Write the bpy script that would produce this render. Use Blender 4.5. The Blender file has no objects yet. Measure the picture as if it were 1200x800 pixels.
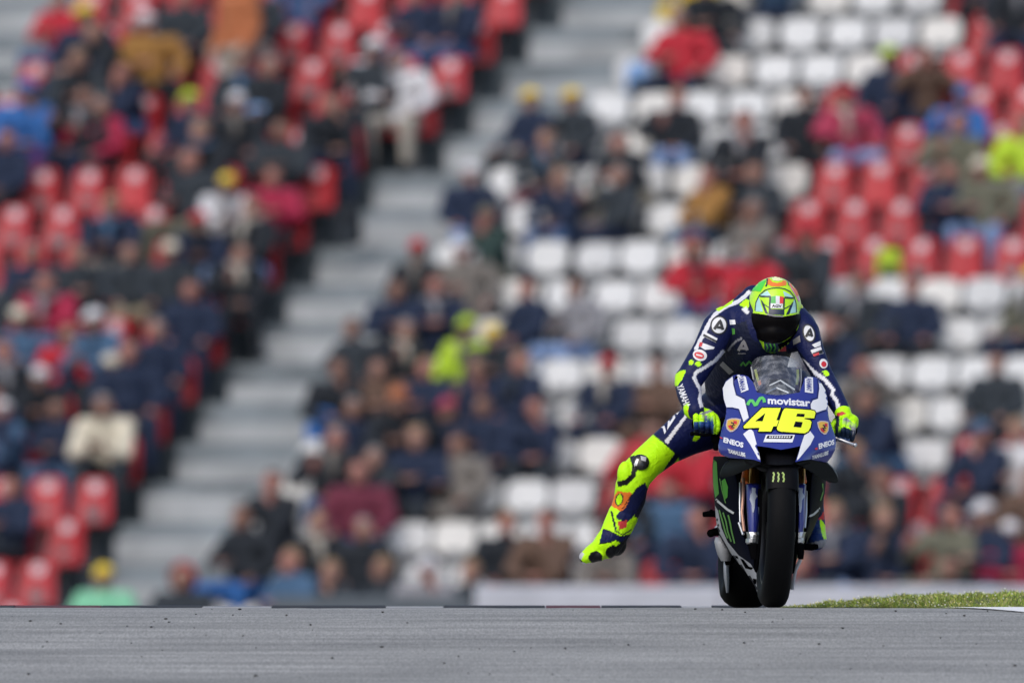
import bpy, bmesh, math, random
from mathutils import Vector, Matrix
from mathutils.bvhtree import BVHTree
from mathutils.geometry import delaunay_2d_cdt
random.seed(46)
S = bpy.context.scene
COL = S.collection

# ------------------------------------------------------------------ camera, sky, sun, exposure
CAM_Z = 0.5          # camera height over the crest of the track
FOC = 15000.0        # focal length in pixels of a 1200 px wide frame
HOR = 562.0          # picture row of the horizon
DIST = 50.0          # distance of the motorcycle
cam = bpy.data.cameras.new('camera')
cam.sensor_width = 36.0
cam.lens = 450.0
cam.clip_start = 1.0
cam.clip_end = 6000.0
cam.dof.use_dof = True
cam.dof.focus_distance = DIST + 0.15
cam.dof.aperture_fstop = 3.5
cam_ob = bpy.data.objects.new('camera', cam)
COL.objects.link(cam_ob)
cam_ob.location = (0, 0, CAM_Z)
cam_ob.rotation_euler = (math.radians(90) + math.atan((HOR - 400) / FOC), 0, 0)
S.camera = cam_ob

SUN_EL, SUN_AZ = math.radians(52), math.radians(205)      # azimuth measured clockwise from +Y
world = bpy.data.worlds.new('World')
S.world = world
world.use_nodes = True
wn = world.node_tree
sky = wn.nodes.new('ShaderNodeTexSky')
sky.sky_type = 'NISHITA'
sky.sun_disc = False
sky.sun_elevation = SUN_EL
sky.sun_rotation = SUN_AZ
sky.air_density = 1.0
sky.dust_density = 3.0
sky.ozone_density = 1.0
bg = wn.nodes['Background']
bg.inputs['Strength'].default_value = 0.145
wn.links.new(sky.outputs['Color'], bg.inputs['Color'])
sun = bpy.data.lights.new('sun', 'SUN')
sun.energy = 0.95
sun.angle = math.radians(60)
sun.color = (1.0, 0.99, 0.97)
sun_ob = bpy.data.objects.new('sun', sun)
COL.objects.link(sun_ob)
sd = Vector((math.sin(SUN_AZ) * math.cos(SUN_EL), math.cos(SUN_AZ) * math.cos(SUN_EL), math.sin(SUN_EL)))
sun_ob.rotation_euler = sd.to_track_quat('Z', 'Y').to_euler()
S.view_settings.view_transform = 'Standard'
S.view_settings.look = 'None'
S.view_settings.exposure = 0.27
S.view_settings.gamma = 1.0
S.view_settings.use_curve_mapping = False
S.cycles.use_denoising = True
S.cycles.max_bounces = 6
S.cycles.transparent_max_bounces = 8

# ------------------------------------------------------------------ helpers
def P(px, py, y=0.0):
    """World point seen at pixel (px, py) of the 1200x800 photograph, y metres behind the motorcycle's front axle."""
    d = DIST + y
    return Vector(((px - 600.0) / FOC * d, d, CAM_Z - (py - HOR) / FOC * d))

def PX(v):
    return (600 + v.x / v.y * FOC, HOR - (v.z - CAM_Z) / v.y * FOC)

def tag(o, label=None, cat=None, group=None, kind=None):
    if label: o['label'] = label
    if cat: o['category'] = cat
    if group: o['group'] = group
    if kind: o['kind'] = kind
    return o

def empty(name, loc):
    o = bpy.data.objects.new(name, None)
    o.empty_display_size = 0.2
    o.location = loc
    COL.objects.link(o)
    return o

def link_mesh(name, me, mats=(), parent=None, world_verts=True):
    o = bpy.data.objects.new(name, me)
    for m in mats:
        me.materials.append(m)
    COL.objects.link(o)
    if parent is not None:
        o.parent = parent
        if world_verts:
            root = parent
            off = Vector(root.location)
            while root.parent is not None:
                root = root.parent
                off = off + Vector(root.location)
            me.transform(Matrix.Translation(-off))
    return o

class MB:
    """collects shapes into one mesh"""
    def __init__(s):
        s.v, s.f, s.mi = [], [], []
    def add(s, verts, faces, mi=0):
        b = len(s.v)
        s.v += [tuple(x) for x in verts]
        s.f += [tuple(i + b for i in f) for f in faces]
        s.mi += [mi] * len(faces)
        return s
    def box(s, c, size, rot=None, mi=0):
        hx, hy, hz = size[0] / 2, size[1] / 2, size[2] / 2
        vs = [Vector((x, y, z)) for x in (-hx, hx) for y in (-hy, hy) for z in (-hz, hz)]
        if rot is not None: vs = [rot @ v for v in vs]
        c = Vector(c)
        return s.add([v + c for v in vs], [(0, 1, 3, 2), (4, 6, 7, 5), (0, 4, 5, 1), (2, 3, 7, 6), (0, 2, 6, 4), (1, 5, 7, 3)], mi)
    def ell(s, c, r, rot=None, nu=14, nv=9, mi=0):
        c = Vector(c)
        if not hasattr(r, '__len__'): r = (r, r, r)
        vs = [Vector((0, 0, r[2]))]
        for j in range(1, nv):
            t = math.pi * j / nv
            for i in range(nu):
                a = 2 * math.pi * i / nu
                vs.append(Vector((r[0] * math.sin(t) * math.cos(a), r[1] * math.sin(t) * math.sin(a), r[2] * math.cos(t))))
        vs.append(Vector((0, 0, -r[2])))
        if rot is not None: vs = [rot @ v for v in vs]
        fs = [(0, 1 + i, 1 + (i + 1) % nu) for i in range(nu)]
        for j in range(nv - 2):
            for i in range(nu):
                a = 1 + j * nu + i; b = 1 + j * nu + (i + 1) % nu
                fs.append((a, a + nu, b + nu, b))
        last = len(vs) - 1; o = 1 + (nv - 2) * nu
        fs += [(last, o + (i + 1) % nu, o + i) for i in range(nu)]
        return s.add([v + c for v in vs], fs, mi)
    def cone(s, a, b, ra, rb, n=12, mi=0, cap=True):
        a, b = Vector(a), Vector(b)
        d = (b - a).normalized()
        u = d.orthogonal().normalized(); w = d.cross(u)
        vs = []
        for c, r in ((a, ra), (b, rb)):
            for i in range(n):
                t = 2 * math.pi * i / n
                vs.append(c + (u * math.cos(t) + w * math.sin(t)) * r)
        fs = [(i, (i + 1) % n, n + (i + 1) % n, n + i) for i in range(n)]
        if cap: fs += [tuple(range(n))[::-1], tuple(range(n, 2 * n))]
        return s.add(vs, fs, mi)
    def chain(s, pts, n=12, mi=0, nu=12, nv=8):
        """pts: (point, radius) joined into a tapering limb with round joints"""
        for (a, ra), (b, rb) in zip(pts, pts[1:]):
            s.cone(a, b, ra, rb, n, mi)
        for a, ra in pts:
            s.ell(a, ra, None, nu, nv, mi)
        return s
    def tube(s, pts, r, n=8, mi=0):
        pts = [Vector(p) for p in pts]
        rs = r if hasattr(r, '__len__') else [r] * len(pts)
        up = None; vs = []; fs = []
        for k, p in enumerate(pts):
            d = (pts[min(k + 1, len(pts) - 1)] - pts[max(k - 1, 0)]).normalized()
            if up is None: up = d.orthogonal().normalized()
            up = (up - d * up.dot(d)).normalized(); w = d.cross(up)
            for i in range(n):
                t = 2 * math.pi * i / n
                vs.append(p + (up * math.cos(t) + w * math.sin(t)) * rs[k])
        for k in range(len(pts) - 1):
            for i in range(n):
                fs.append((k * n + i, k * n + (i + 1) % n, (k + 1) * n + (i + 1) % n, (k + 1) * n + i))
        fs += [tuple(range(n))[::-1], tuple(range((len(pts) - 1) * n, len(pts) * n))]
        return s.add(vs, fs, mi)
    def grid(s, rows, mi=0, close=False):
        nr, nc = len(rows), len(rows[0])
        vs = [p for r in rows for p in r]; fs = []
        for j in range(nr - 1):
            for i in range(nc if close else nc - 1):
                i2 = (i + 1) % nc
                fs.append((j * nc + i, j * nc + i2, (j + 1) * nc + i2, (j + 1) * nc + i))
        return s.add(vs, fs, mi)
    def prism(s, front, back, mi=0):
        n = len(front)
        fs = [(i, (i + 1) % n, n + (i + 1) % n, n + i) for i in range(n)] + [tuple(range(n))[::-1], tuple(range(n, 2 * n))]
        return s.add(list(front) + list(back), fs, mi)
    def mesh(s, name, smooth=True, sharp=None):
        me = bpy.data.meshes.new(name)
        me.from_pydata(s.v, [], s.f)
        me.validate()
        if len(me.polygons) == len(s.mi):
            me.polygons.foreach_set('material_index', s.mi)
        bm = bmesh.new(); bm.from_mesh(me)
        loose = [v for v in bm.verts if not v.link_faces]
        if loose: bmesh.ops.delete(bm, geom=loose, context='VERTS')
        bmesh.ops.recalc_face_normals(bm, faces=bm.faces)
        bm.to_mesh(me); bm.free()
        if smooth:
            me.polygons.foreach_set('use_smooth', [True] * len(me.polygons))
            if sharp: me.set_sharp_from_angle(angle=math.radians(sharp))
        me.update()
        return me
    def obj(s, name, mats, parent=None, smooth=True, sharp=40, world_verts=True):
        if not isinstance(mats, (list, tuple)): mats = [mats]
        return link_mesh(name, s.mesh(name, smooth, sharp), mats, parent, world_verts)

def with_modifiers(me, build):
    """mesh -> temporary object with modifiers -> evaluated copy"""
    o = bpy.data.objects.new('temporary', me)
    COL.objects.link(o)
    build(o)
    dg = bpy.context.evaluated_depsgraph_get()
    dg.update()
    out = bpy.data.meshes.new_from_object(o.evaluated_get(dg))
    bpy.data.objects.remove(o)
    return out

def remesh(mb, voxel, smooth=4, name='body', factor=0.5):
    me = bpy.data.meshes.new(name)
    me.from_pydata(mb.v, [], mb.f)
    bm = bmesh.new(); bm.from_mesh(me)
    bmesh.ops.recalc_face_normals(bm, faces=bm.faces)
    bm.to_mesh(me); bm.free()
    def build(o):
        m = o.modifiers.new('r', 'REMESH'); m.mode = 'VOXEL'; m.voxel_size = voxel; m.use_smooth_shade = True
        if smooth:
            k = o.modifiers.new('s', 'SMOOTH'); k.factor = factor; k.iterations = smooth
    out = with_modifiers(me, build)
    out.polygons.foreach_set('use_smooth', [True] * len(out.polygons))
    return out

def inside(p, poly):
    x, y = p; c = False; j = len(poly) - 1
    for i in range(len(poly)):
        xi, yi = poly[i]; xj, yj = poly[j]
        if (yi > y) != (yj > y) and x < (xj - xi) * (y - yi) / (yj - yi) + xi: c = not c
        j = i
    return c

def smooth_poly(poly, n=6):
    """closed Catmull-Rom curve through the points"""
    out = []; N = len(poly)
    for i in range(N):
        p0, p1, p2, p3 = (Vector(poly[(i + k - 1) % N]) for k in range(4))
        for j in range(n):
            t = j / n
            q = 0.5 * ((2 * p1) + (p2 - p0) * t + (2 * p0 - 5 * p1 + 4 * p2 - p3) * t * t + (3 * p1 - p0 - 3 * p2 + p3) * t ** 3)
            out.append((q.x, q.y))
    return out

def ellipse(cx, cy, rx, ry, rot=0.0, n=20):
    c, s = math.cos(rot), math.sin(rot)
    out = []
    for i in range(n):
        a = 2 * math.pi * i / n
        x, y = rx * math.cos(a), ry * math.sin(a)
        out.append((cx + x * c - y * s, cy + x * s + y * c))
    return out

def fill_poly(poly, step):
    """triangles of a polygon with inner points: (points, triangles)"""
    pts = []
    n = len(poly)
    for i in range(n):
        a, b = Vector(poly[i]), Vector(poly[(i + 1) % n])
        k = max(1, int((b - a).length / step))
        for j in range(k): pts.append(a.lerp(b, j / k))
    nb = len(pts)
    xs = [p[0] for p in poly]; ys = [p[1] for p in poly]
    y = min(ys) + step * 0.5; odd = 0
    while y < max(ys):
        x = min(xs) + step * (0.5 if odd else 0.0)
        while x < max(xs):
            if inside((x, y), poly): pts.append(Vector((x, y)))
            x += step
        y += step * 0.87; odd ^= 1
    r = delaunay_2d_cdt(pts, [], [list(range(nb))], 1, 1e-4)
    return [tuple(p) for p in r[0]], [tuple(f) for f in r[2]]

def split_tris(pts, tris, maxlen):
    out = []
    stack = [tuple(Vector(pts[i]) for i in t) for t in tris]
    while stack:
        a, b, c = stack.pop()
        e = ((a - b).length, (b - c).length, (c - a).length)
        m = max(e)
        if m <= maxlen or len(out) > 20000: out.append((a, b, c)); continue
        if m == e[1]: a, b, c = b, c, a
        elif m == e[2]: a, b, c = c, a, b
        k = (a + b) / 2
        stack += [(a, k, c), (k, b, c)]
    return out

def bvh_of(obs):
    vs, fs = [], []
    for o in obs:
        b = len(vs); off = Vector(o.location)
        p = o.parent
        while p is not None: off = off + Vector(p.location); p = p.parent
        vs += [Vector(v.co) + off for v in o.data.vertices]
        fs += [[b + i for i in q.vertices] for q in o.data.polygons]
    return BVHTree.FromPolygons(vs, fs)

EYE = Vector((0, 0, CAM_Z))
def hit(bvh, px, py):
    d = P(px, py, 0) - EYE
    d.normalize()
    return bvh.ray_cast(EYE, d)

class Drape:
    """thin print lying on a surface: each triangle's corners are dropped onto it"""
    def __init__(s, bvh, off):
        s.b, s.off, s.mb, s.cache = bvh, off, MB(), {}
    def pt(s, x, y):
        k = (round(x, 2), round(y, 2))
        if k not in s.cache:
            h = hit(s.b, x, y)
            if h[0] is None or h[1] is None: s.cache[k] = None
            else:
                n = h[1] if h[1].y < 0 else -h[1]
                s.cache[k] = (h[0] + n * s.off, h[0].y)
        return s.cache[k]
    def tri(s, a, b, c, mi=0):
        q = [s.pt(*p[:2]) for p in (a, b, c)]
        if any(x is None for x in q): return
        ys = [x[1] for x in q]
        span = max((Vector(a[:2]) - Vector(b[:2])).length, (Vector(b[:2]) - Vector(c[:2])).length) / 300.0
        if max(ys) - min(ys) > 6 * span + 0.004: return
        s.mb.add([x[0] for x in q], [(0, 1, 2)], mi)
    def poly(s, poly, mi=0, step=2.5):
        p, t = fill_poly(poly, step)
        for f in t:
            for k in range(1, len(f) - 1): s.tri(p[f[0]], p[f[k]], p[f[k + 1]], mi)
        return s
    def tris(s, pts, tris, mi=0, maxlen=2.5):
        for a, b, c in split_tris(pts, tris, maxlen): s.tri(a, b, c, mi)
        return s
    def obj(s, name, mats, parent):
        if not isinstance(mats, (list, tuple)): mats = [mats]
        me = s.mb.mesh(name, False)
        bm = bmesh.new(); bm.from_mesh(me)
        bmesh.ops.remove_doubles(bm, verts=bm.verts, dist=1e-5)
        # face the camera side
        for f in bm.faces:
            f.smooth = True
            if f.normal.dot(f.calc_center_median() - EYE) > 0: f.normal_flip()
        if name.split('_')[-1] in ('lettering', 'logo', 'outline'):
            bm.to_mesh(me); bm.free()
            return link_mesh(name, me, mats, parent)
        # one object for each separate piece
        bm.verts.ensure_lookup_table()
        seen, first = set(), None
        for v0 in bm.verts:
            if v0.index in seen: continue
            st, isl = [v0], []
            seen.add(v0.index)
            while st:
                v = st.pop(); isl.append(v)
                for e in v.link_edges:
                    w = e.other_vert(v)
                    if w.index not in seen: seen.add(w.index); st.append(w)
            ix = {v.index: i for i, v in enumerate(isl)}
            fs = {f for v in isl for f in v.link_faces}
            if not fs: continue
            m2 = bpy.data.meshes.new(name)
            m2.from_pydata([v.co[:] for v in isl], [], [[ix[v.index] for v in f.verts] for f in fs])
            m2.polygons.foreach_set('use_smooth', [True] * len(m2.polygons))
            o = link_mesh(name, m2, mats, parent)
            first = first or o
        bm.free(); bpy.data.meshes.remove(me)
        return first

def text_tris(body, bold=0.0, spacing=1.0):
    cu = bpy.data.curves.new('lettering', 'FONT')
    cu.body = body; cu.size = 1.0; cu.offset = bold; cu.fill_mode = 'FRONT'; cu.space_character = spacing
    cu.resolution_u = 3
    o = bpy.data.objects.new('lettering', cu)
    COL.objects.link(o)
    dg = bpy.context.evaluated_depsgraph_get(); dg.update()
    me = bpy.data.meshes.new_from_object(o.evaluated_get(dg))
    pts = [(v.co.x, v.co.y) for v in me.vertices]
    tr = []
    for p in me.polygons:
        v = list(p.vertices)
        for k in range(1, len(v) - 1): tr.append((v[0], v[k], v[k + 1]))
    bpy.data.objects.remove(o); bpy.data.meshes.remove(me)
    x0 = min(p[0] for p in pts); x1 = max(p[0] for p in pts); y0 = min(p[1] for p in pts); y1 = max(p[1] for p in pts)
    return [((x - x0) / (x1 - x0), (y - y0) / (y1 - y0)) for x, y in pts], tr

def text_on(dr, body, origin, right, up, bold=0.0, shear=0.0, mi=0, maxlen=3.0, spacing=1.0):
    """lettering filling the parallelogram origin (lower left), origin+right, origin+up in picture pixels"""
    pts, tr = text_tris(body, bold, spacing)
    q = []
    for x, y in pts:
        x += shear * y
        q.append((origin[0] + right[0] * x + up[0] * y, origin[1] + right[1] * x + up[1] * y))
    dr.tris(q, tr, mi, maxlen)

# ------------------------------------------------------------------ materials
MATS = {}
def mat(name, rgb, rough=0.6, metal=0.0, var=0.12, scale=30.0, bump=0.0, bscale=80.0, coat=0.0, spec=0.5):
    if name in MATS: return MATS[name]
    m = bpy.data.materials.new(name); m.use_nodes = True
    nt = m.node_tree; b = nt.nodes['Principled BSDF']
    b.inputs['Roughness'].default_value = rough
    b.inputs['Metallic'].default_value = metal
    b.inputs['Coat Weight'].default_value = coat
    b.inputs['Coat Roughness'].default_value = 0.08
    b.inputs['Specular IOR Level'].default_value = spec
    tc = nt.nodes.new('ShaderNodeTexCoord')
    no = nt.nodes.new('ShaderNodeTexNoise'); no.inputs['Scale'].default_value = scale; no.inputs['Detail'].default_value = 4
    nt.links.new(tc.outputs['Object'], no.inputs['Vector'])
    mr = nt.nodes.new('ShaderNodeMapRange')
    mr.inputs['To Min'].default_value = 1 - var; mr.inputs['To Max'].default_value = 1 + var
    nt.links.new(no.outputs['Fac'], mr.inputs['Value'])
    mx = nt.nodes.new('ShaderNodeVectorMath'); mx.operation = 'SCALE'
    mx.inputs[0].default_value = rgb
    nt.links.new(mr.outputs['Result'], mx.inputs['Scale'])
    nt.links.new(mx.outputs['Vector'], b.inputs['Base Color'])
    if bump > 0:
        n2 = nt.nodes.new('ShaderNodeTexNoise'); n2.inputs['Scale'].default_value = bscale; n2.inputs['Detail'].default_value = 5
        nt.links.new(tc.outputs['Object'], n2.inputs['Vector'])
        bp = nt.nodes.new('ShaderNodeBump'); bp.inputs['Strength'].default_value = bump; bp.inputs['Distance'].default_value = 0.01
        nt.links.new(n2.outputs['Fac'], bp.inputs['Height'])
        nt.links.new(bp.outputs['Normal'], b.inputs['Normal'])
    MATS[name] = m
    return m
# ------------------------------------------------------------------ ground, track, kerb, grass verge
def concrete(name, rgb, stain=0.35, scale=1.2, rough=0.85):
    m = bpy.data.materials.new(name); m.use_nodes = True
    nt = m.node_tree; b = nt.nodes['Principled BSDF']; b.inputs['Roughness'].default_value = rough
    tc = nt.nodes.new('ShaderNodeTexCoord')
    n1 = nt.nodes.new('ShaderNodeTexNoise'); n1.inputs['Scale'].default_value = scale; n1.inputs['Detail'].default_value = 6
    n2 = nt.nodes.new('ShaderNodeTexNoise'); n2.inputs['Scale'].default_value = scale * 25; n2.inputs['Detail'].default_value = 3
    nt.links.new(tc.outputs['Object'], n1.inputs['Vector']); nt.links.new(tc.outputs['Object'], n2.inputs['Vector'])
    r = nt.nodes.new('ShaderNodeValToRGB')
    r.color_ramp.elements[0].position = 0.3; r.color_ramp.elements[1].position = 0.7
    r.color_ramp.elements[0].color = tuple(c * (1 - stain) for c in rgb) + (1,)
    r.color_ramp.elements[1].color = tuple(rgb) + (1,)
    nt.links.new(n1.outputs['Fac'], r.inputs['Fac'])
    mx = nt.nodes.new('ShaderNodeMix'); mx.data_type = 'RGBA'; mx.blend_type = 'MULTIPLY'; mx.inputs['Factor'].default_value = 0.35
    nt.links.new(r.outputs['Color'], mx.inputs['A']); nt.links.new(n2.outputs['Fac'], mx.inputs['B'])
    nt.links.new(mx.outputs['Result'], b.inputs['Base Color'])
    bp = nt.nodes.new('ShaderNodeBump'); bp.inputs['Strength'].default_value = 0.3; bp.inputs['Distance'].default_value = 0.01
    nt.links.new(n2.outputs['Fac'], bp.inputs['Height']); nt.links.new(bp.outputs['Normal'], b.inputs['Normal'])
    return m

def asphalt_material():
    m = bpy.data.materials.new('asphalt'); m.use_nodes = True
    nt = m.node_tree; b = nt.nodes['Principled BSDF']; b.inputs['Roughness'].default_value = 0.72
    b.inputs['Specular IOR Level'].default_value = 0.35
    tc = nt.nodes.new('ShaderNodeTexCoord')
    def noise(sx, sy, sc, det=4, rot=0.0):
        mp = nt.nodes.new('ShaderNodeMapping'); mp.inputs['Scale'].default_value = (sx, sy, 1); mp.inputs['Rotation'].default_value = (0, 0, rot)
        nt.links.new(tc.outputs['Object'], mp.inputs['Vector'])
        n = nt.nodes.new('ShaderNodeTexNoise'); n.inputs['Scale'].default_value = sc; n.inputs['Detail'].default_value = det
        nt.links.new(mp.outputs['Vector'], n.inputs['Vector'])
        return n
    broad = noise(0.8, 1.6, 1.3)                 # worn and patched areas
    streak = noise(0.5, 6.0, 2.2, 5, 0.16)       # rubber streaks across the racing line
    grain = noise(1, 0.10, 150, 3)                  # stones in the binder
    def ramp(n, a, b_, lo, hi):
        r = nt.nodes.new('ShaderNodeMapRange'); r.inputs['From Min'].default_value = a; r.inputs['From Max'].default_value = b_
        r.inputs['To Min'].default_value = lo; r.inputs['To Max'].default_value = hi
        nt.links.new(n.outputs['Fac'], r.inputs['Value']); return r
    k = [ramp(broad, 0.3, 0.7, 0.86, 1.09), ramp(noise(0.5, 6.5, 1.7, 4, 0.75), 0.34, 0.58, 0.80, 1.03), ramp(streak, 0.36, 0.62, 0.82, 1.05), ramp(grain, 0.3, 0.7, 0.72, 1.28)]
    mu = None
    for q in k:
        if mu is None: mu = q.outputs['Result']; continue
        x = nt.nodes.new('ShaderNodeMath'); x.operation = 'MULTIPLY'
        nt.links.new(mu, x.inputs[0]); nt.links.new(q.outputs['Result'], x.inputs[1]); mu = x.outputs[0]
    v = nt.nodes.new('ShaderNodeVectorMath'); v.operation = 'SCALE'; v.inputs[0].default_value = ASPHALT_RGB
    nt.links.new(mu, v.inputs['Scale']); nt.links.new(v.outputs['Vector'], b.inputs['Base Color'])
    bp = nt.nodes.new('ShaderNodeBump'); bp.inputs['Strength'].default_value = 0.35; bp.inputs['Distance'].default_value = 0.004
    nt.links.new(grain.outputs['Fac'], bp.inputs['Height']); nt.links.new(bp.outputs['Normal'], b.inputs['Normal'])
    return m
ASPHALT_RGB = (0.276, 0.274, 0.258)

def zg(Y):
    """height of the track and the land behind it"""
    if Y >= 49.35:
        pts = [(49.35, 0.0073), (52, -0.0245), (60, -0.30), (105, -2.4), (9999, -2.4)]
        for (a, za), (b, zb) in zip(pts, pts[1:]):
            if Y <= b: return za + (zb - za) * (Y - a) / (b - a)
    d = 49.2 - Y
    if d < 1.4: return 0.008 - 0.0337 * d * d
    z = -0.058 - 0.094 * (d - 1.4)
    return max(z, -1.6)

ys = [-300, -60, 0, 20, 30] + [30 + 0.5 * i for i in range(1, 33)] + [46.2 + 0.1 * i for i in range(1, 60)] + [52.5, 53, 54, 56, 58, 60, 65, 70, 80, 90, 105, 112, 118, 130, 160, 300, 800, 3000]
m = MB()
xs = [-3000, -400, -60, -20, -8, -4, -2, 0, 2, 4, 8, 20, 60, 400, 3000]
m.grid([[(x, y, zg(y) - 0.012) for x in xs] for y in ys])
ground = m.obj('ground', concrete('dry_earth', (0.16, 0.15, 0.10), 0.4, 0.5), None, True, None)
tag(ground, kind='structure')
m = MB()
ysr = [y for y in ys if 20 <= y <= 51.3]
xr = [-14 + i for i in range(11)] + [-3 + 0.07 * i for i in range(115)] + [5.2 + i for i in range(9)]
rnd = random.Random(19)
wob = [0.0006 * math.sin(x * 2.3) + rnd.uniform(-0.0011, 0.0011) for x in xr]
m.grid([[(x, y, zg(y) + (w * (1 if 48.9 < y < 50.2 else 0.3))) for x, w in zip(xr, wob)] for y in ysr])
track = m.obj('track', asphalt_material(), None, True, None)
tag(track, kind='structure')

# white edge line painted along the grass on the right
m = MB()
X0 = (1118 - 600) / FOC * 49.35
a, b = [], []
for i in range(90):
    y_ = 50.75 - 0.09 * i
    xc = X0 + (49.35 - y_) * 0.45
    a.append((xc, y_ - 0.22, zg(y_ - 0.22) + 0.004)); b.append((xc + 0.10, y_ + 0.28, zg(y_ + 0.28) + 0.004))
m.grid([a, b])
line = m.obj('edge_line', mat('line_white', (0.78, 0.78, 0.76), 0.6, 0, 0.1, 20), None, True, None)
tag(line, kind='structure')

# bits of torn tyre rubber on the asphalt
m = MB()
rnd = random.Random(7)
for i in range(120):
    px = rnd.uniform(-150, 1350); Y = 49.2 - 3.6 * rnd.random() ** 0.8
    X = (px - 600) / FOC * Y
    r = rnd.choice((0.0022, 0.003, 0.003, 0.004, 0.004, 0.0055)) * 0.8
    m.ell((X, Y, zg(Y) + r * 0.5), (r * rnd.uniform(0.9, 2.2), r * 1.2, r * 0.8), Matrix.Rotation(rnd.uniform(0, 3), 3, 'Z'), 6, 4)
o = m.obj('rubber_crumbs', mat('rubber_bits', (0.012, 0.012, 0.013), 0.9), None, True, None)
tag(o, 'scattered dark crumbs of torn tyre rubber on the grey asphalt', 'rubber crumbs', kind='stuff')

# low kerb behind the crest, one block per colour
kerb = empty('kerb', (-0.6, 52.5, zg(52.5)))
tag(kerb, 'low worn kerb of dark, red and white blocks along the far edge of the track', 'kerb')
edges = [(-60, 'k'), (16, 'r'), (118, 'k'), (236, 'w'), (318, 'k'), (452, 'w'), (520, 'k'), (640, 'r'), (705, 'k'), (800, 'w'), (835, 'k'), (900, None)]
km = {'k': mat('kerb_dark', (0.012, 0.012, 0.014), 0.8, 0, 0.3), 'r': mat('kerb_red', (0.07, 0.010, 0.014), 0.7, 0, 0.3), 'w': mat('kerb_white', (0.30, 0.30, 0.30), 0.7, 0, 0.4)}
for (x0, c), (x1, _) in zip(edges, edges[1:]):
    A = P(x0, 712, 2.4).x; B = P(x1, 712, 2.4).x - 0.004
    prof = [(0.0, -0.06), (0.0, 0.012 if c != 'w' else 0.010), (0.05, 0.021 if c != 'w' else 0.018), (0.28, 0.026 if c != 'w' else 0.022), (0.34, -0.06)]
    m = MB(); base = zg(52.5)
    m.prism([(A, 52.42 + p, base + q) for p, q in prof], [(B, 52.42 + p, base + q) for p, q in prof])
    m.obj('kerb_block', km[c], kerb, False)

# grass verge on the right
def zv(X, Y):
    """top of the verge soil"""
    t = max(0.0, min(1.0, (X - 1.10) / 0.55))
    s = max(0.0, min(1.0, (Y - 51.35) / 1.2))
    return zg(Y) + (0.056 * t + 0.010 + 0.004 * math.sin(X * 9 + Y)) * s * s * (3 - 2 * s)
m = MB()
m.grid([[(x, y, zv(x, y)) for x in [1.05 + 0.1 * i for i in range(60)]] for y in [51.35 + 0.15 * i for i in range(28)]])
verge = m.obj('verge', concrete('verge_soil', (0.13, 0.15, 0.045), 0.4, 4), None, True, None)
tag(verge, kind='structure')
def grass_material():
    mm = bpy.data.materials.new('grass_blades'); mm.use_nodes = True
    nt = mm.node_tree; bb = nt.nodes['Principled BSDF']; bb.inputs['Roughness'].default_value = 0.6
    ca = nt.nodes.new('ShaderNodeAttribute'); ca.attribute_name = 'tint'
    nt.links.new(ca.outputs['Color'], bb.inputs['Base Color'])
    bb.inputs['Transmission Weight'].default_value = 0.0
    return mm
rnd = random.Random(3)
vs, fs, cols = [], [], []
greens = [(0.30, 0.42, 0.04), (0.38, 0.44, 0.06), (0.16, 0.26, 0.03), (0.36, 0.37, 0.09), (0.22, 0.29, 0.06), (0.46, 0.43, 0.20)]
for i in range(26000):
    X = 1.06 + 1.5 * rnd.random() * (1 if rnd.random() < 0.96 else 2.2); Y = 51.45 + 2.6 * rnd.random() ** 1.3
    z = zv(X, Y) - 0.004
    t = min(1.0, max(0.15, (X - 1.02) / 0.5))
    clump = 0.6 + 0.55 * math.sin(X * 13.1 + Y * 3) * math.sin(X * 29.7 - Y * 7) + rnd.random() * 0.5
    h = (0.010 + 0.014 * rnd.random()) * (0.45 + 0.55 * t) * max(0.5, clump)
    a = rnd.uniform(0, 6.28); w = 0.0016 + 0.0022 * rnd.random(); l = rnd.uniform(-0.7, 0.7) * h; l2 = rnd.uniform(-0.5, 0.5) * h
    dx, dy = math.cos(a) * w, math.sin(a) * w
    b0 = len(vs)
    vs += [(X - dx, Y - dy, z), (X + dx, Y + dy, z), (X + dx * 0.7 + l * 0.4, Y + dy * 0.7 + l2 * 0.4, z + h * 0.6), (X - dx * 0.7 + l * 0.4, Y - dy * 0.7 + l2 * 0.4, z + h * 0.6), (X + l, Y + l2, z + h)]
    fs += [(b0, b0 + 1, b0 + 2, b0 + 3), (b0 + 3, b0 + 2, b0 + 4)]
    c = rnd.choice(greens); k = rnd.uniform(0.75, 1.25)
    cols += [tuple(q * k for q in c) + (1,)] * 5
    if i % 46 == 0:      # small daisies and clover heads
        s = 0.0035; b0 = len(vs); zt = z + h + 0.002
        vs += [(X - s, Y, zt), (X, Y - s, zt - s * 0.6), (X + s, Y, zt), (X, Y + s, zt + s * 0.6), (X, Y, zt + s)]
        fs += [(b0, b0 + 1, b0 + 4), (b0 + 1, b0 + 2, b0 + 4), (b0 + 2, b0 + 3, b0 + 4), (b0 + 3, b0, b0 + 4)]
        c = rnd.choice([(0.7, 0.7, 0.62), (0.7, 0.62, 0.2), (0.55, 0.6, 0.35)])
        cols += [c + (1,)] * 5
me = bpy.data.meshes.new('grass')
me.from_pydata(vs, [], fs)
at = me.color_attributes.new('tint', 'FLOAT_COLOR', 'POINT')
at.data.foreach_set('color', [q for c in cols for q in c])
o = link_mesh('grass', me, [grass_material()])
tag(o, 'short yellow green grass with tiny pale flowers on the verge behind the track', 'grass', kind='stuff')

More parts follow.
